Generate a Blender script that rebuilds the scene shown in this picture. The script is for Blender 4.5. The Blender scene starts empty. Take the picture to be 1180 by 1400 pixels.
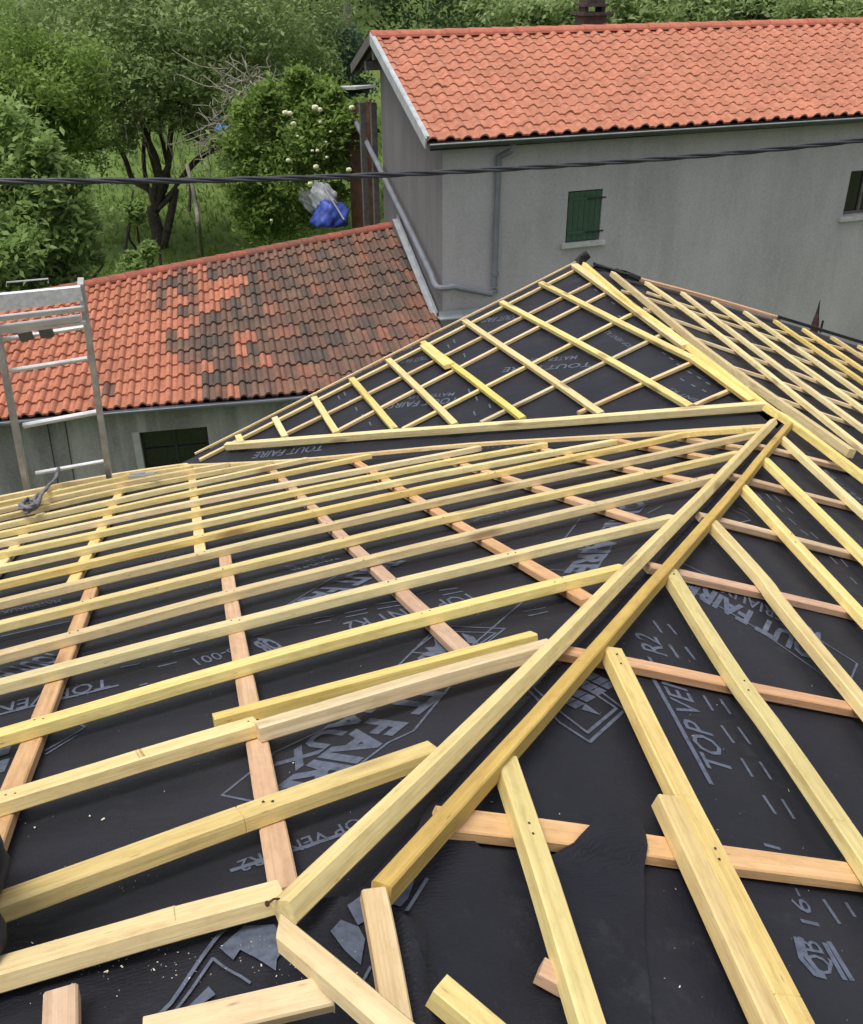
import bpy, bmesh, math, random
import numpy as np
from mathutils import Vector, Matrix
random.seed(7); rng = np.random.default_rng(7)
sc = bpy.context.scene; col = sc.collection
# ------------------------------------------------------------------ camera geometry (measured from the photograph's vanishing points)
FPX = 1313.0; CPX = np.array([590.0, 700.0]); NADIR = (605.0, 3000.0)
CAM = np.array([0.0, 0.0, 8.5])
def ray(x, y):
    v = np.array([x - CPX[0], y - CPX[1], FPX]); return v / np.linalg.norm(v)
_up = -ray(*NADIR); _Y = np.array([0, 0, 1.0]) - _up * _up[2]; _Y /= np.linalg.norm(_Y); _X = np.cross(_Y, _up)
RM = np.array([_X, _Y, _up])
def W(x, y): return RM @ ray(x, y)
def hit(P, x, y):
    n, k = P; w = W(x, y); return CAM + w * ((k - n @ CAM) / (n @ w))
def at(x, y, d):                       # point seen in direction (x, y) at horizontal distance d
    w = W(x, y); return CAM + w * (d / math.hypot(w[0], w[1]))
def level(z, x, y):
    w = W(x, y); return CAM + w * ((z - CAM[2]) / w[2])
def dirv(az, el=0):
    a, e = math.radians(az), math.radians(el); return np.array([math.sin(a) * math.cos(e), math.cos(a) * math.cos(e), math.sin(e)])
def mk(p, a, b):
    n = np.cross(a, b); n = n / np.linalg.norm(n)
    if abs(n[2]) > 1e-6: n = n * np.sign(n[2])
    return n, n @ p
def off(P, d): return P[0], P[1] + d
UP = np.array([0, 0, 1.0])
# ------------------------------------------------------------------ roof planes (level of the batten tops)
HBS = dict(A=.029, B=.030, C=.030, D=.030); HCS = dict(A=.024, B=.024, C=.022, D=.022); HC = .024   # batten and counter-batten thickness per slope
HB = .030
H0 = CAM + W(445, 1220) * 1.38
_s = math.radians(21); _a = math.radians(80.4)
_n = np.array([math.sin(_a) * math.sin(_s), math.cos(_a) * math.sin(_s), math.cos(_s)])
PB = (_n, _n @ H0); J = hit(PB, 1066, 572); PA = mk(J, dirv(70), J - H0); V = hit(PA, 270, 626)
PC = mk(J, W(130, 90), V - J); PK = hit(PC, 795, 357); _jp = PK - J
_hr = np.array([_jp[1], -_jp[0], 0]); _hr /= np.linalg.norm(_hr)
PD = mk(J, _jp, _hr * math.cos(math.radians(17)) - UP * math.sin(math.radians(17)))
TOP = dict(A=PA, B=PB, C=PC, D=PD)
CBT = {k: off(p, -HBS[k]) for k, p in TOP.items()}
MEM = {k: off(p, -HBS[k] - HCS[k]) for k, p in TOP.items()}
# ------------------------------------------------------------------ node helpers
def new_mat(name):
    m = bpy.data.materials.new(name); m.use_nodes = True; nt = m.node_tree
    b = nt.nodes['Principled BSDF']; return m, nt, b
def N(nt, t, **kw):
    n = nt.nodes.new(t)
    for k, v in kw.items():
        if k in n.inputs: n.inputs[k].default_value = v
        else: setattr(n, k, v)
    return n
def L(nt, a, b): nt.links.new(a, b)
def coords(nt, kind, scale):
    t = N(nt, 'ShaderNodeTexCoord'); m = N(nt, 'ShaderNodeMapping'); m.inputs['Scale'].default_value = scale
    L(nt, t.outputs[kind], m.inputs['Vector']); return m.outputs['Vector']
def noise(nt, vec, s, det=4, rough=.55):
    n = N(nt, 'ShaderNodeTexNoise'); n.inputs['Scale'].default_value = s; n.inputs['Detail'].default_value = det; n.inputs['Roughness'].default_value = rough
    if vec is not None: L(nt, vec, n.inputs['Vector'])
    return n.outputs['Fac']
def ramp(nt, fac, stops):
    r = N(nt, 'ShaderNodeValToRGB'); e = r.color_ramp.elements
    while len(e) < len(stops): e.new(0.5)
    for i, (p, c) in enumerate(stops):
        e[i].position = p; e[i].color = (*c, 1) if len(c) == 3 else c
    L(nt, fac, r.inputs['Fac']); return r.outputs['Color']
def mix(nt, fac, a, b, mode='MIX'):
    m = N(nt, 'ShaderNodeMix'); m.data_type = 'RGBA'; m.blend_type = mode
    for sock, v in ((m.inputs[0], fac), (m.inputs[6], a), (m.inputs[7], b)):
        if hasattr(v, 'is_linked') or isinstance(v, bpy.types.NodeSocket): L(nt, v, sock)
        elif isinstance(v, (int, float)): sock.default_value = v
        else: sock.default_value = (*v, 1)
    return m.outputs[2]
def math_(nt, op, a, b=None):
    m = N(nt, 'ShaderNodeMath'); m.operation = op
    for i, v in enumerate((a, b)):
        if v is None: continue
        if isinstance(v, bpy.types.NodeSocket): L(nt, v, m.inputs[i])
        else: m.inputs[i].default_value = v
    return m.outputs[0]
def bump(nt, b, h, s, dist=.01):
    n = N(nt, 'ShaderNodeBump'); n.inputs['Strength'].default_value = s; n.inputs['Distance'].default_value = dist
    L(nt, h, n.inputs['Height']); L(nt, n.outputs['Normal'], b.inputs['Normal'])
def wood_mat(name, light, mid, dark, tint, knot, var=.15):
    m, nt, b = new_mat(name)
    oi = N(nt, 'ShaderNodeObjectInfo'); tc = N(nt, 'ShaderNodeTexCoord')
    add = N(nt, 'ShaderNodeVectorMath'); add.operation = 'ADD'
    cm = N(nt, 'ShaderNodeCombineXYZ'); r = math_(nt, 'MULTIPLY', oi.outputs['Random'], 37.0)
    L(nt, r, cm.inputs[0]); L(nt, r, cm.inputs[1])
    L(nt, tc.outputs['Object'], add.inputs[0]); L(nt, cm.outputs[0], add.inputs[1])
    def mp(s):
        q = N(nt, 'ShaderNodeMapping'); q.inputs['Scale'].default_value = s; L(nt, add.outputs[0], q.inputs['Vector']); return q.outputs['Vector']
    warp = noise(nt, mp((2.2, 5, 5)), 1.0, 2)
    g = noise(nt, mp((1.6, 75, 75)), 1.0, 3, .6)
    g2 = noise(nt, mp((3.0, 22, 22)), 1.0, 3)
    base = ramp(nt, math_(nt, 'ADD', math_(nt, 'MULTIPLY', g, .6), math_(nt, 'MULTIPLY', g2, .4)), [(.32, dark), (.5, mid), (.66, light)])
    base = mix(nt, math_(nt, 'MULTIPLY', ramp(nt, warp, [(.42, (0, 0, 0)), (.68, (1, 1, 1))]), .6), base, tint)
    bl = noise(nt, mp((16, 55, 55)), 1.0, 5, .72)
    base = mix(nt, .85, base, ramp(nt, bl, [(.30, (.80, .76, .68)), (.5, (1, 1, 1)), (.72, (1.10, 1.09, 1.06))]), 'MULTIPLY')
    ln = noise(nt, mp((.9, 48, 48)), 1.0, 2, .5)
    base = mix(nt, math_(nt, 'MULTIPLY', ramp(nt, ln, [(.485, (0, 0, 0)), (.5, (1, 1, 1)), (.515, (0, 0, 0))]), .42), base, dark)
    sp = N(nt, 'ShaderNodeTexVoronoi'); sp.inputs['Scale'].default_value = 1.0; L(nt, mp((9, 42, 42)), sp.inputs['Vector'])
    base = mix(nt, math_(nt, 'MULTIPLY', ramp(nt, sp.outputs['Distance'], [(.0, (1, 1, 1)), (.09, (0, 0, 0))]), .75), base, knot)
    vo = N(nt, 'ShaderNodeTexVoronoi'); vo.inputs['Scale'].default_value = 1.0; L(nt, mp((2.7, 11, 11)), vo.inputs['Vector'])
    kn = ramp(nt, vo.outputs['Distance'], [(.0, (1, 1, 1)), (.12, (.85, .85, .85)), (.25, (0, 0, 0))])
    rnd = N(nt, 'ShaderNodeSeparateColor'); L(nt, vo.outputs['Color'], rnd.inputs[0])
    kmask = math_(nt, 'MULTIPLY', kn, math_(nt, 'GREATER_THAN', rnd.outputs[0], .60))
    base = mix(nt, math_(nt, 'MULTIPLY', kmask, .7), base, knot)
    hsv = N(nt, 'ShaderNodeHueSaturation'); L(nt, base, hsv.inputs['Color'])
    L(nt, math_(nt, 'ADD', math_(nt, 'MULTIPLY', oi.outputs['Random'], 2 * var), 1 - var), hsv.inputs['Value'])
    L(nt, math_(nt, 'ADD', math_(nt, 'MULTIPLY', math_(nt, 'FRACT', math_(nt, 'MULTIPLY', oi.outputs['Random'], 7.3)), .3), .82), hsv.inputs['Saturation'])
    L(nt, math_(nt, 'ADD', math_(nt, 'MULTIPLY', math_(nt, 'FRACT', math_(nt, 'MULTIPLY', oi.outputs['Random'], 13.7)), .02), .49), hsv.inputs['Hue'])
    L(nt, hsv.outputs['Color'], b.inputs['Base Color']); b.inputs['Roughness'].default_value = .72
    bump(nt, b, g, .35, .004); return m
def plain_mat(name, c, rough=.6, metal=0.0, var=.25, scale=6):
    m, nt, b = new_mat(name); n = noise(nt, coords(nt, 'Object', (1, 1, 1)), scale, 5)
    c = np.array(c); L(nt, ramp(nt, n, [(.3, tuple(c * (1 - var))), (.7, tuple(np.minimum(c * (1 + var), 1)))]), b.inputs['Base Color'])
    b.inputs['Roughness'].default_value = rough; b.inputs['Metallic'].default_value = metal; return m
M = {}
M['batten'] = wood_mat('treated_pine', (.80, .65, .31), (.71, .55, .235), (.54, .385, .145), (.70, .57, .24), (.20, .10, .04))
M['batten_deep'] = wood_mat('deep_yellow_pine', (.62, .44, .10), (.52, .35, .08), (.38, .24, .05), (.50, .34, .06), (.18, .09, .03), .06)
M['batten_fresh'] = wood_mat('bright_yellow_pine', (.74, .61, .17), (.66, .52, .13), (.5, .38, .10), (.68, .56, .14), (.22, .12, .04), .05)
M['counter'] = wood_mat('raw_pink_pine', (.70, .47, .29), (.60, .38, .22), (.44, .26, .14), (.62, .36, .20), (.17, .07, .04))
M['cream'] = wood_mat('cream_pine', (.74, .61, .37), (.64, .50, .27), (.48, .35, .17), (.64, .48, .26), (.22, .12, .06))
def membrane_mat(name, rib, k=1.0):
    m, nt, b = new_mat(name)
    v = coords(nt, 'Object', (1, 1, 1)); d = noise(nt, v, 1.7, 6, .6); f = noise(nt, v, 160, 2)
    c = ramp(nt, d, [(.3, (.0145 * k, .0152 * k, .0215 * k)), (.55, (.019 * k, .020 * k, .0275 * k)), (.78, (.026 * k, .027 * k, .036 * k))])
    c = mix(nt, math_(nt, 'MULTIPLY', ramp(nt, noise(nt, v, 420, 2), [(.68, (0, 0, 0)), (.78, (1, 1, 1))]), .25), c, (.12, .11, .10))
    sc2 = noise(nt, coords(nt, 'Object', (1, 1, 1)), 5.5, 8, .78); c = mix(nt, math_(nt, 'MULTIPLY', ramp(nt, sc2, [(.56, (0, 0, 0)), (.74, (1, 1, 1))]), .35), c, (.075, .075, .08))
    L(nt, c, b.inputs['Base Color']); L(nt, math_(nt, 'ADD', math_(nt, 'MULTIPLY', sc2, .35), .38), b.inputs['Roughness']); b.inputs['Specular IOR Level'].default_value = .22
    w = noise(nt, v, 6.5, 4, .6)
    cr = noise(nt, coords(nt, 'Object', (2.2, 9, 4)), 1.0, 3, .5); h = math_(nt, 'ADD', math_(nt, 'ADD', math_(nt, 'MULTIPLY', f, .15), math_(nt, 'MULTIPLY', w, 1.1)), math_(nt, 'MULTIPLY', cr, 2.2))
    if rib:
        wv = N(nt, 'ShaderNodeTexWave'); wv.inputs['Scale'].default_value = 42; wv.inputs['Distortion'].default_value = 9.0; wv.inputs['Detail'].default_value = 2
        mm = N(nt, 'ShaderNodeMapping'); mm.inputs['Rotation'].default_value = (0, 0, math.radians(65)); L(nt, v, mm.inputs['Vector']); L(nt, mm.outputs[0], wv.inputs['Vector'])
        h = math_(nt, 'ADD', h, math_(nt, 'MULTIPLY', wv.outputs['Fac'], .06))
    bump(nt, b, h, .6, .012); return m
M['membrane'] = membrane_mat('roof_membrane_black', False)
M['membrane_rib'] = membrane_mat('ribbed_membrane_black', True, .9)
def print_mat():
    m, nt, b = new_mat('printed_ink'); n = noise(nt, coords(nt, 'Object', (1, 1, 1)), 55, 5, .7)
    L(nt, ramp(nt, n, [(.28, (.04, .048, .066)), (.5, (.09, .108, .155)), (.8, (.125, .148, .205))]), b.inputs['Base Color']); b.inputs['Roughness'].default_value = .6; return m
M['ink'] = print_mat()
def plaster_mat(name, lo, hi, streak, stain=.5, sc_=.55):
    m, nt, b = new_mat(name)
    a = noise(nt, coords(nt, 'Object', (1, 1, .5)), sc_, 7, .62); s = noise(nt, coords(nt, 'Object', (2.6, 2.6, .16)), 1.0, 5, .6); f = noise(nt, coords(nt, 'Object', (1, 1, 1)), 26, 5)
    c = ramp(nt, a, [(.33, lo), (.66, hi)])
    c = mix(nt, math_(nt, 'MULTIPLY', ramp(nt, s, [(.45, (0, 0, 0)), (.72, (1, 1, 1))]), stain), c, streak)
    c = mix(nt, .22, c, ramp(nt, f, [(.3, tuple(np.array(lo) * .6)), (.7, tuple(np.array(hi) * 1.2))]))
    L(nt, c, b.inputs['Base Color']); b.inputs['Roughness'].default_value = .9; bump(nt, b, f, .3, .01); return m
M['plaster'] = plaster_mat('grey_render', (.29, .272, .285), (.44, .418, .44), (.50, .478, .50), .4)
M['gable'] = plaster_mat('gable_render_shaded', (.135, .13, .135), (.20, .193, .20), (.10, .096, .10), .75)  # grey render with the gable's shade put into its colour; streaks are real
M['shedwall'] = plaster_mat('stained_render', (.15, .143, .145), (.33, .318, .32), (.56, .54, .54), .95, 1.5)
def tile_mat(name, rough=.8):
    m, nt, b = new_mat(name); at_ = N(nt, 'ShaderNodeAttribute'); at_.attribute_name = 'tilecol'
    n = noise(nt, coords(nt, 'Object', (1, 1, 1)), 9, 6, .65); f = noise(nt, coords(nt, 'Object', (1, 1, 1)), 60, 3)
    c = mix(nt, 1.0, at_.outputs['Color'], ramp(nt, n, [(.28, (.66, .64, .62)), (.7, (1.12, 1.1, 1.08))]), 'MULTIPLY')
    lf = noise(nt, coords(nt, 'Object', (1, 1, 1)), .8, 5, .6); c = mix(nt, .35, c, ramp(nt, lf, [(.3, (.72, .74, .76)), (.7, (1.08, 1.05, 1.03))]), 'MULTIPLY')
    lk = noise(nt, coords(nt, 'Object', (1, 1, 1)), 17, 4, .7); c = mix(nt, ramp(nt, lk, [(.66, (0, 0, 0)), (.75, (.18, .18, .18))]), c, (.20, .13, .10))
    L(nt, c, b.inputs['Base Color']); b.inputs['Roughness'].default_value = rough; bump(nt, b, f, .3, .006); return m
M['tile'] = tile_mat('clay_tile')
def old_tile_mat():
    m, nt, b = new_mat('weathered_clay_tile'); at_ = N(nt, 'ShaderNodeAttribute'); at_.attribute_name = 'tilecol'
    v = coords(nt, 'Object', (1, 1, 1)); n = noise(nt, v, 7, 6, .7); l = noise(nt, v, 19, 5, .75)
    c = mix(nt, 1.0, at_.outputs['Color'], ramp(nt, n, [(.25, (.66, .65, .63)), (.72, (1.12, 1.1, 1.08))]), 'MULTIPLY')
    mo = noise(nt, v, 1.3, 6, .65); c = mix(nt, math_(nt, 'MULTIPLY', ramp(nt, mo, [(.44, (0, 0, 0)), (.66, (1, 1, 1))]), math_(nt, 'MULTIPLY', at_.outputs['Alpha'], .6)), c, (.085, .07, .05))
    c = mix(nt, math_(nt, 'MULTIPLY', ramp(nt, l, [(.55, (0, 0, 0)), (.70, (.8, .8, .8))]), math_(nt, 'ADD', math_(nt, 'MULTIPLY', at_.outputs['Alpha'], .85), .15)), c, (.06, .05, .038))
    c = mix(nt, ramp(nt, noise(nt, v, 31, 3, .7), [(.70, (0, 0, 0)), (.78, (.6, .6, .6))]), c, (.35, .33, .27))
    L(nt, c, b.inputs['Base Color']); b.inputs['Roughness'].default_value = .9; bump(nt, b, l, .5, .01); return m
M['oldtile'] = old_tile_mat()
M['zinc'] = plain_mat('zinc_sheet', (.42, .44, .46), .45, .55, .18, 5)
M['whitezinc'] = plain_mat('pale_zinc', (.50, .53, .56), .5, .35, .15, 7)
M['darkzinc'] = plain_mat('dark_gutter', (.07, .07, .075), .5, .3, .2, 5)
M['pvc'] = plain_mat('grey_pvc_pipe', (.165, .175, .205), .45, 0, .15, 4)
M['alu'] = plain_mat('aluminium_tube', (.66, .67, .68), .42, .55, .15, 9)
M['alu_dark'] = plain_mat('weathered_aluminium', (.47, .47, .47), .5, .4, .25, 11)
M['galv'] = plain_mat('galvanised_plate', (.70, .75, .80), .55, .05, .18, 40)
M['dark'] = plain_mat('dark_wood', (.022, .021, .02), .8, 0, .3, 9)
M['black'] = plain_mat('black_rubber', (.012, .012, .014), .6, 0, .3, 9)
M['cable'] = plain_mat('cable_sheath', (.03, .032, .042), .42, 0, .3, 30)
M['greywood'] = plain_mat('grey_weathered_wood', (.11, .105, .095), .85, 0, .35, 14)
M['shutter'] = plain_mat('green_paint', (.032, .075, .046), .55, 0, .15, 12)
M['stone'] = plain_mat('pale_sill_stone', (.42, .42, .41), .8, 0, .2, 8)
M['glass'] = plain_mat('dirty_window_glass', (.012, .013, .016), .18, 0, .4, 7)
M['rust'] = plain_mat('rusty_sheet', (.10, .048, .026), .85, 0, .4, 5)
M['bark'] = plain_mat('bark', (.06, .05, .04), .95, 0, .5, 12)
M['palebark'] = plain_mat('pale_bark', (.19, .18, .14), .9, 0, .35, 12)
M['deadwood'] = plain_mat('dead_branch_wood', (.25, .23, .18), .9, 0, .35, 12)
M['rope'] = plain_mat('grey_rope', (.16, .16, .18), .85, 0, .4, 60)
M['blue'] = plain_mat('blue_plastic', (.05, .09, .42), .5, 0, .75, 6)
M['skyblue'] = plain_mat('light_blue_plastic', (.02, .16, .42), .5, 0, .3, 9)
M['whitesack'] = plain_mat('white_woven_plastic', (.52, .53, .55), .7, 0, .25, 8)
M['petal'] = plain_mat('cream_petal', (.80, .79, .58), .6, 0, .1, 20)
M['boot'] = plain_mat('teal_rubber', (.010, .024, .032), .55, 0, .4, 20)
M['brick'] = plain_mat('dark_chimney_brick', (.06, .045, .042), .9, 0, .5, 16)
M['redbrown'] = plain_mat('red_brown_metal', (.05, .018, .017), .6, 0, .4, 30)
def leaf_mat(name, cols, trans=.5):
    m, nt, b = new_mat(name); g = N(nt, 'ShaderNodeNewGeometry')
    st = [(i / max(1, len(cols) - 1), c) for i, c in enumerate(cols)]
    c = ramp(nt, g.outputs['Random Per Island'], st)
    L(nt, c, b.inputs['Base Color']); b.inputs['Roughness'].default_value = .55; b.inputs['Specular IOR Level'].default_value = .3
    t = N(nt, 'ShaderNodeBsdfTranslucent'); L(nt, c, t.inputs['Color']); mx = N(nt, 'ShaderNodeMixShader'); mx.inputs[0].default_value = trans
    out = nt.nodes['Material Output']; L(nt, b.outputs[0], mx.inputs[1]); L(nt, t.outputs[0], mx.inputs[2]); L(nt, mx.outputs[0], out.inputs['Surface']); return m
M['leaf_a'] = leaf_mat('leaf_soft_green', [(.19, .27, .09), (.27, .36, .125), (.34, .44, .18), (.43, .53, .27)])
M['leaf_b'] = leaf_mat('leaf_deep_green', [(.11, .19, .035), (.17, .27, .05), (.23, .335, .07), (.31, .42, .12)])
M['leaf_c'] = leaf_mat('leaf_dark_wood', [(.025, .05, .018), (.045, .08, .027), (.075, .125, .042), (.12, .18, .07)])
M['leaf_blue'] = leaf_mat('leaf_blue_green', [(.04, .085, .055), (.06, .115, .078), (.085, .15, .105)])
M['leaf_bright'] = leaf_mat('leaf_bright', [(.17, .27, .07), (.25, .36, .105), (.34, .46, .16), (.21, .33, .09)])
M['grass'] = leaf_mat('grass_blade', [(.12, .20, .03), (.16, .25, .04), (.20, .29, .06), (.24, .30, .09)])
def ground_mat():
    m, nt, b = new_mat('garden_earth'); v = coords(nt, 'Object', (1, 1, 1))
    c = ramp(nt, noise(nt, v, .7, 7, .65), [(.35, (.06, .10, .02)), (.5, (.10, .16, .03)), (.68, (.14, .20, .045))])
    L(nt, c, b.inputs['Base Color']); b.inputs['Roughness'].default_value = .95; return m
M['ground'] = ground_mat()
M['nailhead'] = plain_mat('nail_head', (.05, .045, .045), .5, .4, .3, 90)
M['chip'] = plain_mat('sawdust', (.70, .62, .48), .8, 0, .25, 50)
# ------------------------------------------------------------------ object helpers
def tag(o, label=None, cat=None, group=None, kind=None):
    for k, v in (('label', label), ('category', cat), ('group', group), ('kind', kind)):
        if v: o[k] = v
    return o
def empty(name, loc, label, cat, group=None):
    o = bpy.data.objects.new(name, None); o.empty_display_size = .1; col.objects.link(o); o.location = loc
    o.matrix_world = Matrix.Translation(Vector(loc)); return tag(o, label, cat, group)
def link(name, me, mat, parent=None, mw=None, smooth=False):
    o = bpy.data.objects.new(name, me); col.objects.link(o)
    if mat is not None: me.materials.append(mat)
    if mw is not None: o.matrix_world = mw
    if parent is not None:
        o.parent = parent; o.matrix_parent_inverse = Matrix.Translation(-Vector(parent.matrix_world.translation)) if parent.parent is None else parent.matrix_world.inverted()
    if smooth:
        for p in me.polygons: p.use_smooth = True
    return o
def from_bm(name, bm, mat, parent=None, mw=None, smooth=False):
    bmesh.ops.recalc_face_normals(bm, faces=bm.faces)
    me = bpy.data.meshes.new(name); bm.to_mesh(me); bm.free(); return link(name, me, mat, parent, mw, smooth)
def frame(o, x, z):
    x = np.array(x, float); x /= np.linalg.norm(x); z = np.array(z, float); z = z - x * (z @ x); z /= np.linalg.norm(z); y = np.cross(z, x)
    m = Matrix.Identity(4)
    for i in range(3): m[i][0], m[i][1], m[i][2], m[i][3] = x[i], y[i], z[i], o[i]
    return m
def batten(name, pts, n, w, h, mat, label, cat, group, tip=0.0, joints=()):
    """sawn timber with its top centre line through pts; chamfered section, slight wane and bow"""
    pts = [np.array(p, float) for p in pts]; pts = spline(pts, 5) if len(pts) > 2 else pts; mw = frame(pts[0], pts[-1] - pts[0], n); inv = np.array(mw.inverted())
    loc = [(inv @ np.append(p, 1))[:3] for p in pts]
    sec = []
    for a, b in zip(loc[:-1], loc[1:]):
        k = max(1, int(np.linalg.norm(b - a) / .22))
        for i in range(k): sec.append(a + (b - a) * i / k)
    sec.append(loc[-1]); bm = bmesh.new(); rings = []; ch = .0028; cuts = set()
    for jp_ in joints:
        xj = (inv @ np.append(jp_, 1))[0]
        for i in range(len(sec) - 1):
            if sec[i][0] + .01 < xj < sec[i + 1][0] - .01:
                d_ = (sec[i + 1] - sec[i]); m_ = sec[i] + d_ * ((xj - sec[i][0]) / d_[0]); u_ = d_ / np.linalg.norm(d_)
                sec[i + 1:i + 1] = [m_ - u_ * .0014, m_, m_ + u_ * .0014]; cuts.add(round(float(m_[0]), 4)); break
    prof = [(-w / 2, -h + ch), (-w / 2 + ch, -h), (w / 2 - ch, -h), (w / 2, -h + ch), (w / 2, -ch), (w / 2 - ch, 0), (-w / 2 + ch, 0), (-w / 2, -ch)]
    ph_ = rng.uniform(0, 6.28, 4)
    for i, p in enumerate(sec):
        cut_ = round(float(p[0]), 4) in cuts; fz = .72 if cut_ else 1.0; jy, jz = .0016 * math.sin(p[0] * 3.1 + ph_[0]) + .0006 * math.sin(p[0] * 11 + ph_[1]), .0013 * math.sin(p[0] * 2.3 + ph_[2]) + .0004 * math.sin(p[0] * 9 + ph_[3]) - (.0016 if cut_ else 0); end = rng.normal(0, .004) if i in (0, len(sec) - 1) else 0
        rings.append([bm.verts.new((p[0] + (end + (tip if i == 0 else 0)) * y * 20, p[1] + y * (.93 if cut_ else 1) + jy, p[2] + z + jz)) for y, z in prof])
    for r0, r1 in zip(rings[:-1], rings[1:]):
        for j in range(8): bm.faces.new((r0[j], r0[(j + 1) % 8], r1[(j + 1) % 8], r1[j]))
    bm.faces.new(rings[0][::-1]); bm.faces.new(rings[-1])
    return tag(from_bm(name, bm, mat, None, mw), label, cat, group)
def bx(bm, o, x, y, z):                # box from corner o with edge vectors
    o, x, y, z = (np.array(v, float) for v in (o, x, y, z))
    v = [bm.verts.new(o + x * a + y * b + z * c) for a in (0, 1) for b in (0, 1) for c in (0, 1)]
    for f in ((0, 1, 3, 2), (4, 6, 7, 5), (0, 4, 5, 1), (2, 3, 7, 6), (0, 2, 6, 4), (1, 5, 7, 3)): bm.faces.new([v[i] for i in f])
def bar(bm, a, b, w, t, upv):          # rectangular bar a->b, w across, t along upv
    a, b = np.array(a, float), np.array(b, float); x = b - a; u = np.array(upv, float); u = u - x * (u @ x) / (x @ x); u /= np.linalg.norm(u)
    y = np.cross(u, x); y /= np.linalg.norm(y); bx(bm, a - y * w / 2 - u * t / 2, x, y * w, u * t)
def tube(bm, pts, r, seg=8, r1=None):
    pts = [np.array(p, float) for p in pts]; k = len(pts); rings = []; ref = None
    for i, p in enumerate(pts):
        t = pts[min(i + 1, k - 1)] - pts[max(i - 1, 0)]; t = t / (np.linalg.norm(t) + 1e-9)
        if ref is None: ref = np.array([0, 0, 1.0]) if abs(t[2]) < .9 else np.array([1.0, 0, 0])
        u = ref - t * (ref @ t); u /= np.linalg.norm(u); v = np.cross(t, u); ref = u
        rr = r if r1 is None else r + (r1 - r) * i / (k - 1)
        rings.append([bm.verts.new(p + (u * math.cos(2 * math.pi * j / seg) + v * math.sin(2 * math.pi * j / seg)) * rr) for j in range(seg)])
    for a, b in zip(rings[:-1], rings[1:]):
        for j in range(seg): bm.faces.new((a[j], a[(j + 1) % seg], b[(j + 1) % seg], b[j]))
    bm.faces.new(rings[0][::-1]); bm.faces.new(rings[-1])
def spline(pts, k=8):
    pts = [np.array(p, float) for p in pts]; out = []
    for i in range(len(pts) - 1):
        p0, p1, p2, p3 = pts[max(i - 1, 0)], pts[i], pts[i + 1], pts[min(i + 2, len(pts) - 1)]
        for j in range(k):
            t = j / k; out.append(.5 * (2 * p1 + (p2 - p0) * t + (2 * p0 - 5 * p1 + 4 * p2 - p3) * t * t + (3 * p1 - p0 - 3 * p2 + p3) * t ** 3))
    out.append(pts[-1]); return out
def run_on(P, px, more=2.0, before=0.0):
    """points on plane P; where the timber leaves the frame it simply carries straight on"""
    ins = [p for p in px if -20 <= p[0] <= 1175 and p[1] <= 1402]; out = [p for p in px if p not in ins]
    q = [hit(P, *p) for p in ins]
    if out and (out[-1] == px[-1]): d = q[-1] - q[0]; q.append(q[-1] + d / np.linalg.norm(d) * more)
    if before: d = q[0] - q[-1]; q.insert(0, q[0] + d / np.linalg.norm(d) * before)
    return q
ORD = ['first', 'second', 'third', 'fourth', 'fifth', 'sixth', 'seventh', 'eighth', 'ninth', 'tenth', 'eleventh', 'twelfth', 'thirteenth', 'fourteenth', 'fifteenth', 'sixteenth', 'seventeenth', 'eighteenth']
# ------------------------------------------------------------------ membrane sheets
def wob(p):                            # gentle slack of the underlay, always downwards
    x, y = p[0], p[1]
    return -.0035 * (2 + math.sin(5.1 * x + 2.3 * y) + math.sin(3.7 * y - 4.3 * x + 1.0))
def sheet(name, P, clips, lo, hi, step, mat, label, extra=None, dz=0.0):
    """plane sheet kept where every clip (n, k, sign) holds, cut into a fine net and slackened"""
    n, k = P; bm = bmesh.new()
    zf = lambda x, y: (k - n[0] * x - n[1] * y) / n[2]
    f = bm.faces.new([bm.verts.new((x, y, zf(x, y))) for x, y in ((lo[0], lo[1]), (hi[0], lo[1]), (hi[0], hi[1]), (lo[0], hi[1]))])
    def cut(co, no, clear):
        bmesh.ops.bisect_plane(bm, geom=bm.verts[:] + bm.edges[:] + bm.faces[:], plane_co=co, plane_no=no, clear_outer=clear)
    for cn, ck, s in clips:            # keep s * (cn.p - ck) <= 0
        cn = np.array(cn, float) * s; cut(Vector(cn * (ck * s) / (cn @ cn)), Vector(cn), True)
    for ax in (0, 1):
        v = lo[ax] + step
        while v < hi[ax]:
            co = [0, 0, 0]; no = [0, 0, 0]; co[ax] = v; no[ax] = 1; cut(co, no, False); v += step
    for v in bm.verts: v.co += Vector(n) * (wob(v.co) + dz)
    return tag(from_bm(name, bm, mat, None, None, True), label, 'membrane', 'membranes covering the roof slopes')
def vplane(a, b):                      # vertical plane through a, b: keep the left of a->b with s=+1
    a, b = np.array(a), np.array(b); d = b - a; n = np.array([d[1], -d[0], 0.0]); n /= np.linalg.norm(n); return n, n @ a
mA, mB, mC, mD = (MEM[k] for k in 'ABCD')
eL, eM, eR = hit(PA, 0, 677), hit(PA, 175, 645), hit(PA, 254, 632)
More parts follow.
